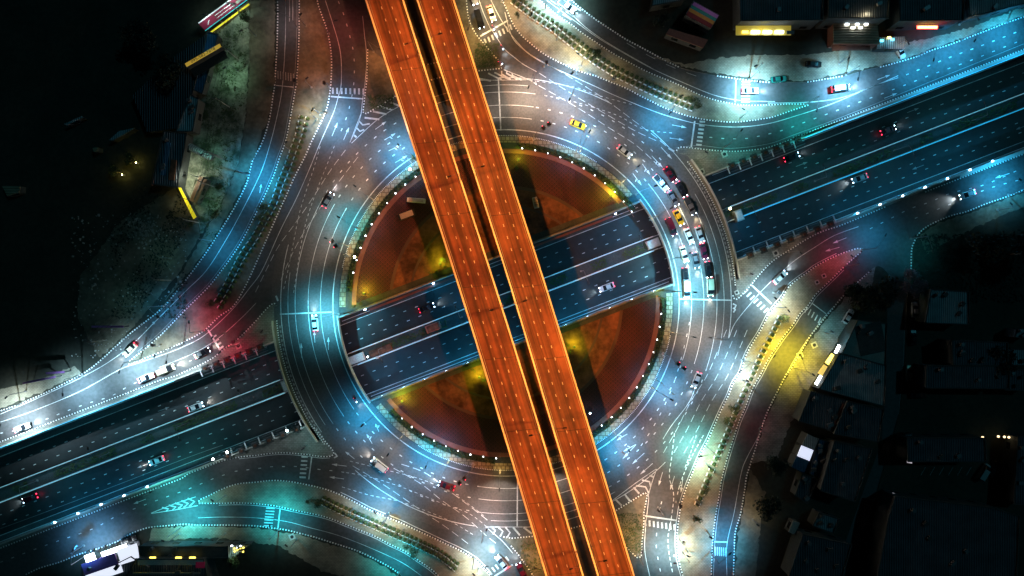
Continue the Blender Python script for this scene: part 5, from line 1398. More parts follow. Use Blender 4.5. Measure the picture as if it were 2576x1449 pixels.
# ================================================================ PLANTING
def leaf_cloud(mb, c, r, n, size, m, sz=.8, shell=.55):
    for _ in range(n):
        u = random.uniform(-1, 1); th = random.uniform(0, 2 * math.pi); s = math.sqrt(1 - u * u)
        rr = r * (shell + (1 - shell) * random.random()) * random.uniform(.75, 1.05)
        p = Vector((c[0] + rr * s * math.cos(th), c[1] + rr * s * math.sin(th), c[2] + rr * u * sz))
        a = Vector((random.gauss(0, 1), random.gauss(0, 1), random.gauss(0, .6))).normalized()
        b = a.cross(Vector((random.gauss(0, 1), random.gauss(0, 1), random.gauss(0, 1)))).normalized()
        k = size * random.uniform(.6, 1.3)
        mb.face([p - a * k, p - b * k * .5, p + a * k, p + b * k * .5], m)
def planter_proto(m):
    root = empty('clipped_shrub', (0, 0, 0))
    mb = MB(); leaf_cloud(mb, (0, .72, .6), .62, 70, .18, m, .9, .7); mb.ball((0, .72, .55), .52, m, 7, 5); mb.build('foliage', root)
    mb = MB(); mb.box((0, 0, .0), (.95, .17, .5), 'white_metal', 0, .9, 1.0); mb.build('planter_edge', root)
    return root
def planter_rows(path, offs, step, label, group, trees_at=()):
    proto = planter_proto('leaf'); first = True
    for o, sgn, nm in offs:
        pl = resample(catmull(offset(path, o), 5), step)
        for i, p in enumerate(pl[:-1]):
            q = pl[i + 1]; w = W(*p); a = math.atan2(-(q[1] - p[1]), q[0] - p[0])
            if sgn < 0: a += math.pi
            lab = label % nm
            if first: r = proto; first = False; r['category'] = 'planter'; r['group'] = group
            else: r = share(proto, (0, 0, 0))
            r.location = (w.x, w.y, ISL); r.rotation_euler = (0, 0, a + random.uniform(-.05, .05)); r['label'] = lab
NP = [(1292, 4), (1340, 40), (1390, 72), (1440, 112), (1490, 150), (1540, 182), (1600, 212), (1660, 240), (1720, 264), (1752, 276)]
planter_rows(NP, ((-8, 1, 'upper'), (8, 1, 'lower')), 13.5, 'dark clipped shrub behind white edge, %s row, upper curved island', 'planters in double rows on the upper island')
EP = [(1962, 800), (1940, 845), (1912, 900), (1885, 960), (1862, 1010), (1836, 1075), (1812, 1130), (1790, 1180), (1768, 1235), (1745, 1290)]
planter_rows(EP, ((-6, -1, 'left'), (7, 1, 'right')), 15.5, 'dark clipped shrub behind white edge, %s row, long right island', 'planters in double rows on the right island')
SP = [(812, 1262), (860, 1286), (910, 1308), (960, 1330), (1010, 1352), (1060, 1374), (1110, 1400), (1160, 1440)]
planter_rows(SP, ((-7, 1, 'upper'), (7, 1, 'lower')), 12.0, 'dark clipped shrub behind white edge, %s row, lower left island', 'planters in double rows on the lower left island')
WPth = [(762, 296), (752, 340), (738, 380), (722, 425), (705, 465), (690, 510), (668, 550), (640, 600), (612, 640), (586, 690), (560, 740), (535, 780)]
planter_rows(WPth, ((-8, 1, 'left'), (8, 1, 'right')), 15.0, 'dark clipped shrub behind white edge, %s row, upper left island', 'planters in double rows on the upper left island')

def tree(x, y, r, label, m='leaf', h=3.2, z=ISL, n=420, group='shrubby trees on the islands', name='tree', trunk=.09):
    p = W(x, y); root = empty(name, (p.x, p.y, z))
    mb = MB(); mb.bar((0, 0, 0), (0, 0, h * .72), trunk, 'bark', 7, trunk * .6)
    for k in range(4):
        a = k * 1.6 + random.random(); mb.bar((0, 0, h * .55), (math.cos(a) * r * .55, math.sin(a) * r * .55, h * .95), trunk * .5, 'bark', 5, trunk * .25)
    mb.build('trunk', root)
    mb = MB()
    for k in range(7):
        a = random.uniform(0, 6.28); rr = r * random.uniform(.25, .62) * (k > 0)
        leaf_cloud(mb, (math.cos(a) * rr, math.sin(a) * rr, h + random.uniform(-.3, .5) * r * .5), r * random.uniform(.42, .62), n // 7, .09 * max(1.2, r) , m, .7, .35)
    mb.build('crown', root)
    tag(root, label, 'tree', group)
for x, y, r, lab in ((1500, 147, 2.1, 'bushy tree among the planters of the upper island by the yellow patch'), (1478, 138, 1.3, 'small shrubby tree left of the bushy one on the upper island'), (1745, 268, 2.0, 'bushy tree at the right end of the upper island planters'), (1728, 255, 1.2, 'small shrubby tree just left of the right end of the upper island planters'),
        (1312, 12, 1.6, 'dark tree at the top left corner of the upper island'), (1303, 48, 1.3, 'dark round shrub left of the top planters of the upper island'), (804, 1258, 2.0, 'dark tree at the left end of the lower left planter rows'), (788, 1250, 1.4, 'smaller dark tree left of the lower left planter rows'), (1044, 1376, 2.2, 'bushy tree in the middle of the lower left planter rows'), (1028, 1366, 1.3, 'small shrubby tree beside the bushy one in the lower left rows'),
        (672, 528, 2.3, 'dark tree in the upper left planter rows above a white hatch'), (660, 552, 1.6, 'dark tree just below the tree with the white hatch on the upper left island'), (545, 762, 1.8, 'dark tree at the lower end of the upper left planter rows'), (1960, 800, 1.9, 'brownish shrubby tree at the upper end of the right planter rows'), (1835, 1024, 2.1, 'dark tree in the upper middle of the right planter rows'), (1822, 1052, 1.6, 'dark tree below the other one in the right planter rows'), (1744, 1296, 2.0, 'dark tree at the lower end of the right planter rows'), (1770, 1225, 1.3, 'small dark tree near the lower part of the right planter rows'),
        (1046, 404, 1.4, 'small tree at the tip of the upper left plaza beside the viaduct')):
    tree(x, y, r, lab)
GD = 'trees on the dark land outside the roads'
for x, y, r, m, lab in ((2180, 742, 6.0, 'leaf_dark', 'large black tree beside the dark side street'), (2130, 740, 4.5, 'leaf_dark', 'dark tree left of the large black tree'), (2275, 695, 2.6, 'leaf_pink_lit', 'pinkish lit tree, upper one above the side street'), (2298, 712, 2.4, 'leaf_pink_lit', 'pinkish lit tree, right one above the side street'), (2262, 722, 2.5, 'leaf_pink_lit', 'pinkish lit tree, lower left one above the side street'), (2290, 735, 2.3, 'leaf_pink_lit', 'pinkish lit tree, lowest above the side street'),
        (2540, 640, 7.0, 'leaf_dark', 'broad dark tree near the right border below the frontage road'), (2440, 620, 6.0, 'leaf_dark', 'dark tree in the black field right of the pinkish trees'), (2480, 900, 5.0, 'leaf_dark', 'dark tree between the right hand warehouses'), (1915, 1260, 4.5, 'leaf_dark', 'dark tree beside the bottom of the right outer road'), (1940, 1160, 4.0, 'leaf_dark', 'dark tree above the small blue roofs'),
        (624, 55, 2.2, 'leaf', 'green tree at the upper end of the lit grassy yard'), (560, 470, 1.6, 'leaf', 'green shrubby tree right of the brown hut'), (550, 540, 1.8, 'leaf', 'green shrubby tree below the brown hut on the right'), (487, 562, 1.9, 'leaf', 'spiky green palm like tree at the foot of the yellow canopy'), (340, 405, 1.9, 'leaf', 'yellowish lit tree in the dark upper left land, upper one'), (305, 435, 1.9, 'leaf', 'yellowish lit tree in the dark upper left land, lower one'),
        (440, 200, 5.5, 'leaf_dark', 'dim dark tree left of the long banner'), (380, 120, 6.0, 'leaf_dark', 'dim dark tree in the upper left corner land'), (600, 1400, 2.0, 'leaf', 'green tree behind the lit triangle at the lower left'), (612, 1368, 1.4, 'leaf', 'small green tree at the lit triangle of the lower left'), (1660, 60, 3.0, 'leaf_dark', 'dark tree with a green light left of the striped awning')):
    tree(x, y, r, lab, m, h=max(3, r * 1.1), n=int(260 + r * 170), group=GD, trunk=.1 + r * .03)
for x, y in ((340, 405), (305, 435)):
    floodlight(x + 8, y + 6, (1.0, .85, .1), 60, 'small yellow spotlight under the yellowish tree, ' + ('upper one' if y == 405 else 'lower one'), h=.8, ball=.2)

for x, y, r, lab in ((1116, 655, 1.1, 'small pale lit shrub by the upper left plaza floodlight'), (1122, 672, .9, 'small pale lit shrub under the left viaduct edge'), (1085, 690, 1.0, 'round dark shrub above the motorway on the upper left plaza'), (1100, 686, .9, 'second round dark shrub above the motorway on the upper left plaza'), (1300, 425, 1.2, 'dark shrub in the yellowish top of the upper right plaza'), (1220, 955, 1.2, 'dark shrub on the yellowish lawn left of the viaducts'), (1436, 880, 1.3, 'shrub in the yellow light on the lawn right of the viaducts'), (1428, 866, 1.0, 'smaller shrub in the yellow light right of the viaducts'), (1190, 930, 1.0, 'dark shrub above the lawn left of the viaducts')):
    tree(x, y, r, lab, h=1.2, z=.18, n=220, group='shrubs on the plazas', trunk=.05)
# hedges and reserve planting nobody could count
def ring_hedge(a0, a1, nm):
    mb = MB()
    for i in range(1500):
        a = random.uniform(a0, a1); r = random.uniform(390.5, 403); p = W(*ringp(r, a))
        k = random.uniform(.15, .33); z = random.uniform(.3, 1.1)
        d1 = Vector((random.gauss(0, 1), random.gauss(0, 1), random.gauss(0, .4))).normalized() * k
        d2 = Vector((-d1.y, d1.x, random.gauss(0, .2))).normalized() * k * .7
        c = Vector((p.x, p.y, z)); mb.face([c - d1, c - d2, c + d1, c + d2], 'leaf')
    A = [W(*p) for p in arc(391.5, a0, a1, 50)]; B = [W(*p) for p in arc(402, a0, a1, 50)]
    mb.strip([p + Vector((0, 0, .7)) for p in A], [p + Vector((0, 0, .7)) for p in B], 'leaf_dark')
    mb.strip([p + Vector((0, 0, .1)) for p in A], [p + Vector((0, 0, .7)) for p in A], 'leaf_dark'); mb.strip([p + Vector((0, 0, .7)) for p in B], [p + Vector((0, 0, .1)) for p in B], 'leaf_dark')
    tag(mb.build('hedge'), 'low dark hedge curving round the ' + nm, 'hedge', 'hedges round the plazas')
ring_hedge(86, 36, 'upper right plaza'); ring_hedge(121, 176, 'upper left plaza'); ring_hedge(223, 266, 'lower left plaza'); ring_hedge(2, -66, 'lower right plaza')
mb = MB()
for i in range(5200):
    t = random.uniform(-1650, 1650)
    if abs(t) > 420 and abs(t) < 592: continue
    if math.sin(t * .021) + math.sin(t * .057) < -.35: continue
    p = W(*HP(t, random.uniform(-3, 15)), ZF); k = random.uniform(.2, .45)
    d1 = Vector((random.gauss(0, 1), random.gauss(0, 1), random.gauss(0, .4))).normalized() * k; d2 = Vector((-d1.y, d1.x, 0)).normalized() * k * .6
    c = Vector((p.x, p.y, ZF + random.uniform(.4, 1.2))); mb.face([c - d1, c - d2, c + d1, c + d2], 'leaf')
tag(mb.build('undergrowth'), 'ragged low planting along the motorway reserve', 'planting', kind='stuff')
mb = MB()
def tufts(x0, y0, x1, y1, n, m='leaf', s=.35, inside=None):
    for i in range(n):
        x, y = random.uniform(x0, x1), random.uniform(y0, y1)
        if inside and not inside(x, y): continue
        p = W(x, y); k = random.uniform(.5, 1) * s
        d1 = Vector((random.gauss(0, 1), random.gauss(0, 1), random.gauss(0, .3))).normalized() * k; d2 = Vector((-d1.y, d1.x, 0)).normalized() * k * .5
        c = Vector((p.x, p.y, ISL + random.uniform(.08, .5))); mb.face([c - d1, c - d2, c + d1, c + d2], m)
tufts(505, 60, 620, 600, 2600, inside=lambda x, y: x > 640 - y * .22 - 125 and x < 628 - max(0, y - 200) * .2 and math.sin(x * .09) * math.sin(y * .07) > -.2)
tufts(280, 470, 470, 800, 1500, 'leaf_dark', .5, inside=lambda x, y: math.sin(x * .05 + y * .03) > -.3)
tufts(925, 240, 990, 275, 260); tufts(1195, 110, 1255, 172, 500); tufts(1545, 1290, 1615, 1390, 500); tufts(1310, 1360, 1370, 1440, 260)
tufts(2300, 590, 2576, 760, 2400, 'leaf_dark', .6)
tag(mb.build('grass'), 'rough grass and weeds on the verges and yards', 'grass', kind='stuff')
mb = MB()
for i in range(420):
    x, y = random.uniform(180, 470), random.uniform(540, 900)
    if y > 900 - (x - 180) * .8 + 80: continue
    p = W(x, y); s = random.choice((.2, .2, .3, .5)) * random.uniform(.6, 1.4)
    mb.box((p.x, p.y, ISL + .02), (s, s * random.uniform(.4, 1), .12), random.choice(('worn_paint', 'concrete', 'pale_concrete')), random.random() * 3)
for i in range(120):
    p = W(random.gauss(365, 22), random.gauss(580, 20)); s = random.uniform(.2, .8)
    mb.box((p.x, p.y, ISL + .02), (s, s * .6, .2), 'concrete', random.random() * 3)
tag(mb.build('rubble'), 'scattered pale rubble on the wasteland', 'rubble', kind='stuff')

# drain covers and boxes on the pavements
def hatch(x, y, label, s=1.5, m='pale_concrete', ang=.4):
    p = W(x, y); root = empty('drain_cover', (p.x, p.y, .16), ang)
    mb = MB(); mb.box((0, 0, 0), (s, s, .12), m); mb.build('frame', root); mb = MB(); mb.bar((0, 0, .1), (0, 0, .15), s * .3, 'kerb_black', 12); mb.build('lid', root)
    tag(root, label, 'drain cover', 'square drain covers on the pavements')
for x, y, lab in ((1822, 388, 'square drain cover on the triangle above the right motorway wall'), (1765, 432, 'dark square cover at the corner of the triangle by the right bridge'), (1951, 637, 'square drain cover on the narrow pavement below the right wall'), (2048, 868, 'square drain cover on the forecourt by the yellow lit road'), (2012, 893, 'yellow lit drain cover at the right outer kerb'), (735, 1350, 'round drain cover on the lower left pavement'), (600, 870, 'dark square cover right of the left zebra crossing'), (1853, 736, 'small cover on the nose of the right triangle'), (2055, 710, 'cover on the reddish right island, lower one'), (2072, 694, 'cover on the reddish right island, upper one')):
    hatch(x, y, lab, 1.2 if 'small' in lab or 'island' in lab else 1.6)

# ================================================================ BUILDINGS
def building(name, pl, h, label, roof='roof_grey', wall='dark_concrete', cat='building', parts=(), group='buildings around the junction', para=True, pz=None):
    c = (sum(p[0] for p in pl) / len(pl), sum(p[1] for p in pl) / len(pl)); o = W(*c)
    root = empty(name, (o.x, o.y, ISL))
    P = [W(x, y, 0) for x, y in pl]
    f = (H - h) / H
    Q = [Vector((p.x * f - o.x, p.y * f - o.y, 0)) for p in P]
    mb = MB(); slab(mb, Q, 0, h - .3, wall); mb.build('wall', root)
    cc = sum(Q, Vector()) / len(Q)
    Q2 = [cc + (q_ - cc) * 1.02 for q_ in Q]
    mb = MB(); slab(mb, Q2, h - .3, h, roof); ro = mb.build('roof', root)
    if para:
        mb = MB()
        for a, b in zip(Q2, Q2[1:] + Q2[:1]):
            d = b - a; m_ = (a + b) / 2
            mb.box((m_.x, m_.y, h + .003), (d.length + .2, .25, .35), 'dark_concrete', math.atan2(d.y, d.x))
        mb.build('parapet', ro)
    if para and h > 3.4:
        rs = random.Random(int(c[0] * 7 + c[1]))
        for k in range(rs.randint(2, 4)):
            i = rs.randrange(len(Q)); t, s = rs.uniform(.25, .75), rs.random()
            q_ = cc + (Q[i] + (Q[(i + 1) % len(Q)] - Q[i]) * s - cc) * t
            mb = MB(); mb.box((q_.x, q_.y, h + .01), (rs.uniform(.8, 1.6), rs.uniform(.7, 1.1), rs.uniform(.6, 1.0)), rs.choice(('galvanised', 'dark_concrete')), rs.random()); mb.build('air_conditioner', ro)
        q_ = cc + (Q[0] - cc) * .7
        mb = MB(); mb.bar((q_.x, q_.y, h), (q_.x, q_.y, h + 1.3), .5, 'galvanised', 12); mb.build('water_tank', ro)
    # doors and windows along the longest wall
    L = sorted(range(len(Q)), key=lambda i: -(Q[(i + 1) % len(Q)] - Q[i]).length)[:2]
    for i in L:
        a, b = Q[i], Q[(i + 1) % len(Q)]; d = b - a; n = min(5, max(1, int(d.length / 5)))
        nn = Vector((d.y, -d.x, 0)).normalized()
        if nn.dot((a + b) / 2 - cc) < 0: nn = -nn
        for k in range(n):
            q_ = a + d * (k + .5) / n + nn * .06
            mb = MB(); mb.box((q_.x, q_.y, 1.1), (1.8, .1, 1.3), 'glass', math.atan2(d.y, d.x)); mb.build('window', root)
    tag(root, label, cat, group)
    return root, o, h
def addpart(root, name, kind, x, y, z, size, m, rz=0.0):
    p = W(x, y, z); mb = MB(); mb.box((p.x - root.location.x, p.y - root.location.y, z), size, m, rz); return mb.build(name, root)

# upper right
b, _, _ = building('shop_building', [(1862, -60), (2070, -60), (2066, 50), (1864, 52)], 7, 'long dark shop building with yellow lit front between the striped awning and the tan roof', 'roof_grey')
for i, (x, w, m) in enumerate(((1862, 8, 'shop_yellow'), (1888, 3.2, 'shop_white'), (1918, 3.4, 'shop_white'), (1948, 3.2, 'shop_white'))):
    addpart(b, 'lit_sign', 0, x + 12, 81, 3.6, (2.2 if m == 'shop_white' else 1.6, .7, .25), m)
mat('shop_dim', (.5, .4, .1), .6, emit=((1, .8, .1), .18)); addpart(b, 'canopy', 0, 1920, 77, 3.2, (15, 2.6, .12), 'shop_dim')
addpart(b, 'lit_sign', 0, 1988, 82, 3.6, (2.0, .9, .2), 'neon_cyan_dim' if 'neon_cyan_dim' in MATS else 'roof_blue')
bl = blight('building_light', 'POINT', YE, 90, b, (W(1905, 86).x - b.location.x, W(1905, 86).y - b.location.y, 5.2), .3)
b, _, _ = building('shop_building', [(1768, 120), (1780, 100), (1685, 72), (1676, 86)], 3, 'low narrow pinkish stall row below the striped awning', 'red_promenade', para=False)
b, _, _ = building('market_stall', [(1745, 2), (1809, 38), (1788, 71), (1724, 38)], 4, 'market hall with purple, green, orange and dark red roof stripes', 'roof_grey', para=False)
for k, (m, x, y) in enumerate((('stripe_purple', 1775, 23), ('stripe_teal', 1769, 31), ('stripe_orange', 1764, 40), ('stripe_red', 1756, 52))):
    pass
for nm_, c_ in (('stripe_purple', (.55, .2, .6)), ('stripe_teal', (.03, .35, .3)), ('stripe_orange', (.9, .38, .06)), ('stripe_red', (.35, .03, .03))):
    mat(nm_, c_, .7, noise=(1.2, .3, tuple(v * .6 for v in c_)))
for m, f in (('stripe_purple', .12), ('stripe_teal', .36), ('stripe_orange', .58), ('stripe_red', .84)):
    x0, y0 = 1777 - 21 * f, 20 + 33 * f + 2
    addpart(b, 'roof_stripe', 0, x0, y0, 4.02, (7.6, .95 if m != 'stripe_red' else 1.2, .06), m, R(-29))
blight('building_light', 'POINT', (1, .85, .9), 130, b, (2, 1, 9), .5)  # point light above the striped roof, with no fixture
b, _, _ = building('restaurant_building', [(2098, 58), (2112, 55), (2205, 58), (2212, 110), (2098, 108)], 4, 'restaurant under a tan corrugated roof with white lamps along its ridge', 'roof_tan', 'red_promenade', para=False)
for x, y in ((2130, 62), (2156, 61), (2178, 61), (2145, 70), (2164, 70)): addpart(b, 'lamp', 0, x, y, 4.1, (.9, .5, .25), 'shop_white')
addpart(b, 'awning', 0, 2140, 119, 2.2, (10.5, 1.8, .1), 'red_promenade')
blight('building_light', 'POINT', (1, .85, .5), 420, b, (0, 1.5, 8.0), .6)
b, _, _ = building('food_stall', [(2213, 95), (2275, 92), (2276, 122), (2206, 122)], 3, 'dark food stall with two blue lamps and an orange sign right of the tan roof', 'roof_teal', para=False)
for x, y, m in ((2218, 103, 'neon_cyan'), (2244, 100, 'neon_cyan'), (2236, 95, 'neon_yellow')): addpart(b, 'lamp', 0, x, y, 3.1, (.8, .5, .2), m)
blight('building_light', 'POINT', (.1, .7, 1), 90, b, (-2, -1, 4.5), .3)
b, _, _ = building('shop_building', [(2262, -60), (2425, -60), (2420, 50), (2264, 52)], 7, 'dark shop building with a red rimmed yellow sign above the upper right frontage', 'roof_grey')
for x in (2328.5, 2352): addpart(b, 'lit_sign', 0, x - 8, 69, 4.0, (2.3, .38, .3), 'neon_yellow')
addpart(b, 'sign_border', 0, 2332, 69, 3.9, (5.6, .85, .12), 'neon_red')
blight('building_light', 'POINT', (1, .02, .12), 110, b, (W(2340, 88).x - b.location.x, W(2340, 88).y - b.location.y, 4.5), .3)
building('shop_building', [(2085, -40), (2235, -40), (2232, 46), (2085, 44)], 8, 'black flat roofed block between the yellow lit shop and the red sign shop')
building('shop_building', [(2435, -40), (2640, -40), (2640, -8), (2500, 28), (2440, 42)], 5, 'low dark building in the top right corner', 'roof_teal')
building('shop_building', [(1650, -40), (1735, -40), (1722, 0), (1640, 15)], 4, 'small dark shed at the top left of the striped market hall', 'roof_teal')
# right hand land
b, _, _ = building('shop_building', [(2158, 805), (2229, 815), (2226, 918), (2118, 888)], 5, 'pale bluish flat roof with a darker square inside, beside the right outer road', 'roof_pale' if 'roof_pale' in MATS else 'concrete')
addpart(b, 'roof_court', 0, 2190, 852, 5.03, (7.2, 8.2, .1), 'dark_concrete', R(12))
b, _, _ = building('shop_building', [(2112, 890), (2227, 920), (2223, 1020), (2062, 978)], 5.5, 'large corrugated teal roof with glowing yellow and white shop fronts on its left', 'roof_teal')
for (x0, y0, x1, y1, m, w) in ((2117, 868, 2107, 888, 'shop_white', .7), (2103, 893, 2087, 916, 'shop_yellow', 1.6), (2083, 920, 2068, 942, 'shop_dimyellow', 1.4), (2072, 946, 2059, 968, 'shop_white', 1.1)):
    if m not in MATS: mat(m, (.8, .6, .15), .6, emit=((1, .75, .2), .5))
    a, c_ = W(x0, y0, 3), W(x1, y1, 3); d = c_ - a; mid_ = (a + c_) / 2
    mb = MB(); mb.box((mid_.x - b.location.x - .6, mid_.y - b.location.y, 2.9), (d.length, w, .2), m, math.atan2(d.y, d.x)); mb.build('lit_sign', b)
blight('building_light', 'POINT', (1, .8, .25), 200, b, (W(2078, 905).x - b.location.x, W(2078, 905).y - b.location.y, 4.0), .4)
blight('building_light', 'POINT', (.4, .6, 1), 160, b, (W(2050, 955).x - b.location.x, W(2050, 955).y - b.location.y, 4.0), .4)
blight('building_light', 'POINT', (.2, .75, 1), 160, b, (W(2095, 850).x - b.location.x, W(2095, 850).y - b.location.y, 4.0), .4)
b, _, _ = building('workshop_building', [(2040, 985), (2130, 1008), (2100, 1085), (2010, 1058)], 5, 'black flat roof with a pinkish tiled strip below the teal corrugated roof')
addpart(b, 'tile_strip', 0, 2112, 1050, 5.05, (1.6, 7.5, .08), 'stripe_pink' if 'stripe_pink' in MATS else 'red_promenade', R(-24))
building('warehouse', [(2132, 1010), (2222, 1030), (2208, 1110), (2098, 1090)], 6, 'black warehouse roof right of the pinkish tiled strip')
for pl, m, lab in (([(2032, 1092), (2059, 1105), (2047, 1133), (2018, 1119)], 'roof_teal', 'small teal square roof, upper one of the three stacked small roofs'), ([(2017, 1121), (2046, 1133), (2036, 1159), (2006, 1147)], 'roof_bright', 'small glowing white square roof between a teal and a blue one'), ([(2005, 1148), (2035, 1160), (2023, 1189), (1992, 1175)], 'roof_blue', 'small blue square roof, lower one of the three stacked small roofs')):
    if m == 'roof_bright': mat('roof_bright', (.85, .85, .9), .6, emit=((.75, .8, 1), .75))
    building('small_shop', pl, 4, lab, m, para=False)
building('small_shop', [(2060, 1105), (2092, 1115), (2060, 1202), (2036, 1190)], 3.5, 'dark blue ribbed roof strip right of the three small roofs', 'roof_blue')
building('small_shop', [(2018, 1192), (2055, 1206), (2030, 1265), (2000, 1245)], 3.5, 'dark grey ribbed roof below the small blue roof', 'roof_grey')
building('warehouse', [(2098, 1112), (2192, 1130), (2150, 1260), (2064, 1232)], 6, 'black warehouse roof in the middle of the right hand block')
b, _, _ = building('warehouse', [(2060, 1290), (2110, 1305), (2095, 1340), (2045, 1322)], 4, 'small dark roof with greenish edge at the bottom of the right hand block', 'roof_teal')
building('small_shop', [(1995, 1310), (2012, 1316), (1998, 1345), (1984, 1338)], 3, 'tiny pale roof at the bottom of the right hand block', 'concrete', para=False)
building('warehouse', [(2020, 1345), (2140, 1370), (2110, 1470), (1985, 1450)], 6, 'black roof at the bottom edge left of the side street')
floodlight(1969, 1422, WH, 90, 'single white lamp at the bottom of the right hand block', h=3, ball=.35)
GB = 'buildings beyond the side street'
building('warehouse', [(2342, 728), (2435, 735), (2436, 815), (2328, 811)], 5, 'teal corrugated roof near the pinkish trees', 'roof_teal', group=GB)
building('warehouse', [(2394, 856), (2532, 862), (2532, 918), (2398, 918)], 6, 'large dim roof, upper one of two right of the side street', 'roof_grey', group=GB)
building('warehouse', [(2332, 920), (2538, 922), (2534, 977), (2330, 975)], 6, 'large dark blue roof, lower one of two right of the side street', 'roof_blue_dark' if 'roof_blue_dark' in MATS else 'roof_grey', group=GB)
building('shed', [(2534, 878), (2600, 880), (2600, 918), (2539, 918)], 4, 'small pale corrugated roof at the right border', 'roof_teal', group=GB)
building('shed', [(2556, 828), (2600, 830), (2600, 850), (2552, 848)], 4, 'tiny teal roof at the right border', 'roof_teal', group=GB)
building('warehouse', [(2530, 930), (2600, 930), (2600, 982), (2526, 980)], 4, 'dark roof at the right border below the pale corrugated one', 'roof_grey', group=GB)
building('warehouse', [(2282, 1102), (2474, 1102), (2478, 1160), (2285, 1160)], 6, 'dark brownish roof beside the row of tiny lights', 'roof_grey', group=GB)
b, _, _ = building('warehouse', [(2254, 1250), (2500, 1280), (2560, 1300), (2550, 1500), (2200, 1500), (2238, 1300)], 7, 'huge black roof at the bottom right with white lit walls on its left corner', group=GB)
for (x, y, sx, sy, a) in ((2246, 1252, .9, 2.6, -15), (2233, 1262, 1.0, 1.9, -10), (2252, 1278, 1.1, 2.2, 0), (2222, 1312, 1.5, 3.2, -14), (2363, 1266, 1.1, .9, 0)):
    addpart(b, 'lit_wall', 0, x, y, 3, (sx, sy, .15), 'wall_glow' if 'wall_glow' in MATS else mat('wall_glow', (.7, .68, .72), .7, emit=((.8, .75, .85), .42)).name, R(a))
b, _, _ = building('gatehouse', [(2276, 1093), (2296, 1091), (2298, 1108), (2278, 1110)], 3, 'little gatehouse at the corner below the row of tiny lights', 'roof_teal', group=GB)
building('shed', [(2283, 1150), (2294, 1150), (2294, 1166), (2283, 1164)], 3, 'tiny brightly lit white kiosk left of the brownish roof', 'wall_glow', group=GB, para=False)
b, _, _ = building('long_house', [(2560, 1100), (2600, 1100), (2600, 1270), (2550, 1265)], 5, 'dark reddish roof at the right border', 'roof_grey', group=GB)
first = None
for k, (x, e) in enumerate(((2287, 1), (2306, 1), (2318, 1), (2330, 1), (2341, 1), (2383, 0), (2390, 0), (2408, 1), (2456, 1), (2495, 0), (2510, 1), (2521, 1))):
    p = W(x, 1093 + (k % 3)); 
    if first is None:
        first = empty('string_light', (0, 0, 0)); mb = MB(); mb.bar((0, 0, 0), (0, 0, 2.4), .04, 'dark_metal', 5); mb.build('post', first)
        mb = MB(); mb.ball((0, 0, 2.5), .32, 'tiny_light' if 'tiny_light' in MATS else mat('tiny_light', (1, .8, .5), .4, emit=((1, .75, .4), 2.2)).name, 8, 5); mb.build('bulb', first)
        o = first; tag(o, 'tiny warm light in the row along the top of the dark yard', 'string light', 'row of tiny warm lights')
    else: o = share(first, (0, 0, 0))
    o.location = (p.x, p.y, ISL)
# left land
b, _, _ = building('long_building', [(523, 82), (549, 89), (532, 160), (510, 235), (488, 225), (505, 160)], 2.6, 'narrow bright blue corrugated roof beside the grassy yard', 'roof_blue')
blight('building_light', 'POINT', (.1, .7, 1), 60, b, (2.5, 3, 6.5), .4)  # point light above the blue roof, with no fixture
building('warehouse', [(518, 88), (503, 150), (486, 225), (455, 320), (372, 330), (335, 240), (430, 150)], 2.8, 'very dark big warehouse roof at the upper left', 'roof_dark', para=False)
b, _, _ = building('workshop_building', [(480, 240), (500, 250), (486, 330), (445, 330)], 4, 'dark roof with rows of thin marks left of the grassy yard', 'roof_teal')
b, _, _ = building('workshop_building', [(415, 332), (470, 338), (448, 470), (386, 462)], 4, 'dark building with a dull magenta edge left of the white yard', 'roof_grey')
addpart(b, 'edge_board', 0, 396, 405, 4.1, (.5, 13.5, .2), 'red_promenade', R(-12)); addpart(b, 'roof_box', 0, 436, 428, 4.1, (1.5, 5.5, .4), 'sand', R(-8)); addpart(b, 'roof_box', 0, 418, 400, 4.1, (1.2, 9, .3), 'roof_blue', R(-10))
b, _, _ = building('hut', [(502, 443), (520, 452), (494, 511), (476, 504)], 3, 'brown hut roof in the white lit yard', 'stripe_brown' if 'stripe_brown' in MATS else mat('stripe_brown', (.16, .08, .045), .8, noise=(2, .3, (.07, .035, .02))).name, para=False)
addpart(b, 'roof_ridge', 0, 500, 475, 3.05, (.35, 6.5, .15), 'kerb_black', R(-22))
b, _, _ = building('canopy', [(448, 471), (453, 469), (493, 545), (486, 550)], 2.6, 'bright yellow canopy strip along the left side of the white yard', 'canopy_yellow' if 'canopy_yellow' in MATS else mat('canopy_yellow', (.85, .66, .03), .6, emit=((1, .8, .02), .35)).name, para=False, cat='canopy')
# long banner hoarding
def hoard(name, pa, pb, h, depth, label, cat, face_m, edge_m, z=2.0, tilt=1.0):
    """a leaning board between two map points"""
    a, b_ = W(*pa), W(*pb); c = (a + b_) / 2; d = (b_ - a); L_ = d.length
    root = empty(name, (c.x, c.y, ISL), math.atan2(d.y, d.x))
    mb = MB(); v = [(-L_ / 2, 0, z), (L_ / 2, 0, z), (L_ / 2, tilt, z + h), (-L_ / 2, tilt, z + h)]; w = [(x, y + .08, zz - .12) for x, y, zz in v]
    mb.face(v, face_m); mb.face(w[::-1], edge_m)
    for i in range(4): mb.face([v[i], w[i], w[(i + 1) % 4], v[(i + 1) % 4]], edge_m)
    mb.build('board', root)
    for k in range(5):
        x = -L_ / 2 + L_ * (k + .5) / 5; mb = MB(); mb.bar((x, tilt * .7, 0), (x, tilt * .7, z + h * .7 - .2), .07, 'dark_metal', 6); mb.build('post', root)
    tag(root, label, cat, 'sign boards')
    return root, L_
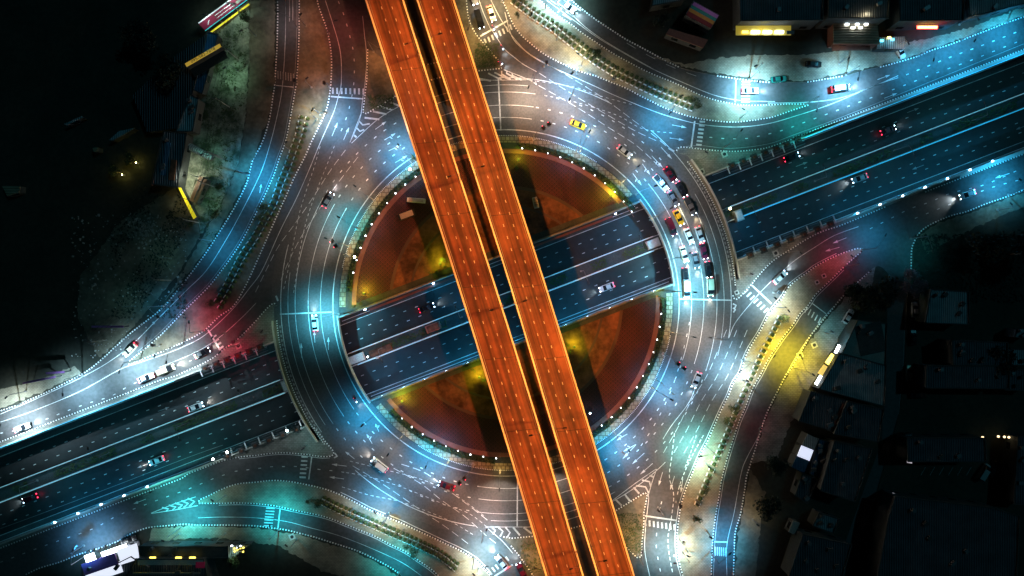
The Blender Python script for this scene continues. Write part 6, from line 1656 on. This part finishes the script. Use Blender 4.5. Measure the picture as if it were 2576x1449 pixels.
mat('banner_magenta', (.30, .02, .07), .6, emit=((.5, .03, .1), .06)); mat('sign_yellow', (.75, .48, .06), .6, emit=((1.0, .62, .08), .28)); mat('banner_white', (.85, .85, .9), .6, emit=((.8, .9, 1), .35)); mat('ink', (.02, .015, .01), .8); mat('banner_cyan', (.05, .6, .7), .5, emit=((.05, .8, .9), .3))
r_, L_ = hoard('banner', (524, 84), (630, 6), 1.6, 0, 'long magenta banner with white script rising to the upper right', 'banner', 'banner_magenta', 'banner_white', 2.2, 1.4)
mb = MB()
random.seed(3)
for row, y0, amp in ((0, .45, .16), (1, .95, .2)):
    x = -2.5
    while x < 3.4:
        w_ = random.uniform(.12, .3); mb.box((x, y0 + random.uniform(-.05, .05), 2.24 + y0 * 1.15), (w_, random.uniform(.1, .32) * (1 + row * .3), .02), 'banner_white', random.uniform(-.5, .5)); x += w_ + .07
for k in range(4): mb.box((-5.2 + k * .22, .5 + k * .12, 2.85 + k * .14), (.9, .09, .02), 'banner_white', .5)
mb.box((5.2, .7, 3.06), (2.0, 1.3, .02), 'pale_concrete', 0)
mb.build('lettering', r_)
mb = MB(); mb.box((0, 1.62, 3.75), (L_, .3, .1), 'banner_white'); mb.box((0, -.15, 2.1), (L_, .12, .1), 'banner_cyan'); mb.box((0, -.75, .9), (L_ * .93, .45, .12), 'canopy_yellow'); mb.build('trim', r_)
r_, L_ = hoard('billboard', (498, 192), (583, 143), 2.4, 0, 'billboard seen from above with a yellow strip reading 095-582-7878', 'billboard', 'kerb_black', 'dark_metal', 3.0, .9)
mb = MB(); mb.box((0, 1.45, 5.42), (L_, 1.0, .1), 'sign_yellow'); st = mb.build('number_strip', r_)
cu = bpy.data.curves.new('phone_number', 'FONT'); cu.body = '095-582-7878'; cu.size = 1.12; cu.align_x = 'CENTER'; cu.align_y = 'CENTER'; cu.extrude = .01
cu.materials.append(MATS['ink']); ft = bpy.data.objects.new('text', cu); COL.objects.link(ft); bpy.context.view_layer.update(); me_ = bpy.data.meshes.new_from_object(ft); bpy.data.objects.remove(ft); fo = bpy.data.objects.new('lettering', me_); COL.objects.link(fo); fo.parent = st; fo.location = (0, 1.45, 5.55); fo.scale = (1.18, .95, 1)
mb = MB(); mb.box((0, -.6, 4.2), (L_ * .97, 2.6, .08), 'kerb_black'); mb.build('panel', r_)
# horizontal tank
p = W(508, 384); root = empty('water_tank', (p.x, p.y, ISL), R(-28))
mb = MB(); mb.bar((-3, 0, 1.2), (3, 0, 1.2), .95, 'roof_teal', 16); mb.ball((-3, 0, 1.2), .95, 'roof_teal', 14, 8); mb.ball((3, 0, 1.2), .95, 'roof_teal', 14, 8); mb.build('tank', root)
for x in (-2, 2): mb = MB(); mb.box((x, 0, 0), (.4, 1.6, .5), 'concrete'); mb.build('stand', root)
tag(root, 'horizontal teal tank in the yard above the brown hut', 'tank')
# power poles and their wires beside the left outer road
poles = [(612, 40), (600, 150), (578, 270), (560, 400), (540, 470), (500, 560), (430, 705), (270, 855)]
pw = [W(*p) for p in poles]
for i, (p, (mx, my)) in enumerate(zip(pw, poles)):
    root = empty('power_pole', (p.x, p.y, ISL)); mb = MB(); mb.bar((0, 0, 0), (0, 0, 9), .17, 'concrete', 8, .11); mb.build('pole', root)
    for z in (8.6, 7.9): mb = MB(); mb.box((0, 0, z), (2.8, .14, .14), 'galvanised', R(-10 if my < 420 else -30)); mb.build('cross_arm', root)
    tag(root, 'concrete power pole with two cross arms, ' + ['beside the long banner', 'right of the billboard', 'below the billboard on the grassy strip', 'above the horizontal tank', 'beside the brown hut', 'at the foot of the yellow canopy', 'on the dim wasteland verge', 'low on the left beside the outer road'][i], 'power pole', 'power poles along the left outer road')
for k, o_ in enumerate((-1.2, -.4, .4, 1.2)):
    mb = MB()
    for a, b_ in zip(pw, pw[1:]):
        d = (b_ - a).normalized(); n = Vector((-d.y, d.x, 0)) * o_
        for j in range(6):
            t0, t1 = j / 6, (j + 1) / 6; s0, s1 = -4 * .5 * t0 * (1 - t0), -4 * .5 * t1 * (1 - t1)
            mb.bar(a + (b_ - a) * t0 + n + Vector((0, 0, 8.95 + s0)), a + (b_ - a) * t1 + n + Vector((0, 0, 8.95 + s1)), .035, 'kerb_black', 4)
    tag(mb.build('power_line'), 'thin dark power line strung between the poles on the left', 'power line', 'power lines')
# far dark huts in the upper left
for pl, lab, m in (([(162, 312), (205, 292), (208, 296), (168, 315)], 'small pale roof sliver in the dark upper left', 'roof_teal'), ([(275, 352), (300, 330), (338, 322), (312, 338), (284, 353)], 'teal roof sliver in the dark upper left', 'roof_teal'), ([(233, 372), (246, 370), (246, 380), (236, 382)], 'tiny warm hut in the dark upper left', 'roof_tan'), ([(6, 468), (50, 468), (48, 484), (18, 493)], 'ochre hut at the left border', 'roof_tan')):
    building('hut', pl, 2.6, lab, m, para=False)
# lower left
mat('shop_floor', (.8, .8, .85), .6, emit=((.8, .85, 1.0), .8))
b, _, _ = building('shop_building', [(208, 1424), (290, 1396), (300, 1415), (330, 1400), (345, 1410), (280, 1500), (215, 1500)], 4, 'shop with a blazing white roof edge and a purple blue awning at the lower left', 'roof_grey')
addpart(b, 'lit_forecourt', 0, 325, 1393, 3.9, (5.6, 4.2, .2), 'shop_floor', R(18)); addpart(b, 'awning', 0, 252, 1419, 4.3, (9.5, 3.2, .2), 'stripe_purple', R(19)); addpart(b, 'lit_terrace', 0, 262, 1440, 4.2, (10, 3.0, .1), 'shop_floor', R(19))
addpart(b, 'lit_sign', 0, 228, 1402, 3.4, (2.6, 1.9, .3), 'shop_white', R(19)); addpart(b, 'lit_sign', 0, 276, 1388, 3.4, (4.2, 1.2, .3), 'shop_white', R(19)); addpart(b, 'lit_sign', 0, 306, 1376, 3.2, (3.0, .9, .3), 'shop_white', R(19))
blight('building_light', 'POINT', (.2, .65, 1), 1100, b, (W(265, 1372).x - b.location.x, W(265, 1372).y - b.location.y, 4.5), .5)
b, _, _ = building('showroom', [(345, 1406), (512, 1408), (520, 1449), (545, 1520), (290, 1520)], 6, 'dark stepped showroom roof at the bottom left with lamps along its upper edge', 'roof_grey')
addpart(b, 'roof_edge', 0, 430, 1414, 6.1, (17.5, 1.3, .3), 'pale_concrete'); addpart(b, 'roof_edge', 0, 505, 1420, 6.15, (2.4, 1.6, .3), 'banner_magenta'); addpart(b, 'roof_edge', 0, 420, 1441, 6.1, (18, .35, .4), 'concrete')
building('showroom_annex', [(352, 1374), (572, 1374), (574, 1402), (356, 1404)], 4, 'long low dark roof lit brownish by the showroom lamps', 'dark_concrete', 'dark_concrete', para=True)
for x, col in ((385, YE), (450, (1, .8, .4)), (485, YE)):
    addpart(b, 'wall_lamp', 0, x, 1402, 5.2, (1.6, .35, .25), 'shop_yellow'); blight('building_light', 'POINT', col, 130, b, (W(x, 1396).x - b.location.x, W(x, 1396).y - b.location.y, 6.2), .3)
b, _, _ = building('kiosk', [(580, 1370), (632, 1368), (578, 1410)], 2.5, 'triangular glittering kiosk corner at the lower left', 'roof_teal', para=True)
for k in range(9): addpart(b, 'lamp', 0, 584 + k * 3.6 + (k % 2) * 3, 1372 + (k * 7) % 17, 2.6, (.4, .35, .3), random.choice(('shop_white', 'shop_yellow')))
blight('building_light', 'POINT', (.6, 1, .8), 80, b, (0, 0, 4.2), .3)
# motorcycles parked in front of the shop
pm0 = None
for k in range(9):
    p = W(222 + k * 14.5, 1389 - k * 4.6 + (k % 3))
    if pm0 is None:
        pm0 = empty('motorcycle', (0, 0, 0))
        for wx in (.62, -.6): mb = MB(); mb.bar((wx, -.05, .3), (wx, .05, .3), .3, 'rubber', 12); mb.build('wheel', pm0)
        mb = MB(); mb.box((0, 0, .38), (1.0, .3, .35), 'dark_metal', 0, .8); mb.box((-.3, 0, .7), (.6, .26, .1), 'rubber'); mb.build('body', pm0)
        mb = MB(); mb.bar((.45, -.35, .98), (.45, .35, .98), .03, 'galvanised', 6); mb.build('handlebar', pm0)
        tag(pm0, 'dark motorcycle parked in the row before the white lit shop at the lower left', 'motorcycle', 'motorcycles parked before the shop'); o = pm0
    else: o = share(pm0, (0, 0, 0))
    o.location = (p.x, p.y, .15); o.rotation_euler = (0, 0, R(60 + random.uniform(-20, 20)))
# slip walls near the left roadside
for x0, y0, x1, y1, lab in ((250, 820, 328, 820, 'pale purplish beam structure beside the left outer road, upper one'), (80, 960, 160, 944, 'pale purplish beam structure near the left border, lower one'), (137, 935, 182, 932, 'short purplish beam near the left border')):
    a, c_ = W(x0, y0), W(x1, y1); m_ = (a + c_) / 2; root = empty('gantry', (m_.x, m_.y, ISL), math.atan2((c_ - a).y, (c_ - a).x)); L0 = (c_ - a).length
    mb = MB(); mb.box((0, 0, 3.2), (L0, .5, .3), 'stripe_purple'); mb.build('beam', root)
    for s in (-1, 1): mb = MB(); mb.bar((s * L0 * .45, 0, 0), (s * L0 * .45, 0, 3.2), .12, 'galvanised', 6); mb.build('post', root)
    tag(root, lab, 'gantry', 'purplish beams by the left road')
# service walls and small items inside the roundabout
def boxthing(name, x, y, sx, sy, h, m, rzd, label, cat, z=.18, lid='pale_concrete'):
    p = W(x, y); root = empty(name, (p.x, p.y, z), R(rzd)); mb = MB(); mb.box((0, 0, 0), (sx, sy, h), m); mb.build('body', root, .05)
    mb = MB(); mb.box((0, 0, h + .002), (sx * .8, sy * .8, .08), lid); mb.build('lid', root); tag(root, label, cat)
boxthing('equipment_cabinet', 1347, 511, 1.3, 3.0, 1.4, 'pale_concrete', 12, 'pale cabinet in the black shadow of the upper right plaza', 'cabinet', lid='roof_tan')
boxthing('site_trailer', 1024, 541, 4.6, 1.9, 1.0, 'dark_metal', 20, 'low dark trailer with thin rails on the upper left plaza', 'trailer')
boxthing('machine', 1048, 505, 5.0, 1.2, 1.2, 'white_metal', -4, 'white slatted machine at the shadow edge of the upper left plaza', 'machine')
boxthing('service_box', 940, 904, 1.0, .9, .8, 'sand', 10, 'sandy block on the lower ledge', 'box', z=ZF + .3)
boxthing('cream_cabin', 888, 906, 4.2, 2.3, 1.8, 'pale_concrete', 21, 'cream cabin with a hatch on the motorway reserve at the left bridge', 'cabin', z=ZF + .3)
boxthing('tarpaulin_stack', 948, 886, 6.5, 1.9, 1.2, 'sand', 21, 'brown covered stack on the motorway reserve behind the cream cabin', 'stack', z=ZF + .3, lid='sand')
boxthing('tarpaulin_stack', 1085, 826, 4.4, 2.2, 1.4, 'red_promenade', 21, 'reddish covered stack on the motorway reserve before the viaducts', 'stack', z=ZF + .3, lid='sand')
boxthing('cream_cabin', 1652, 610, 3.6, 2.4, 1.8, 'pale_concrete', 21, 'cream cabin on the motorway reserve at the right bridge', 'cabin', z=ZF + .3)
boxthing('green_cabin', 1872, 538, 2.2, 3.2, 1.8, 'concrete', 21, 'dull cabin on the motorway reserve right of the right bridge', 'cabin', z=ZF + .3)
boxthing('green_cabin', 708, 975, 2.6, 3.2, 1.8, 'concrete', 21, 'dull cabin on the motorway reserve left of the left bridge', 'cabin', z=ZF + .3)
bpy.context.view_layer.update()
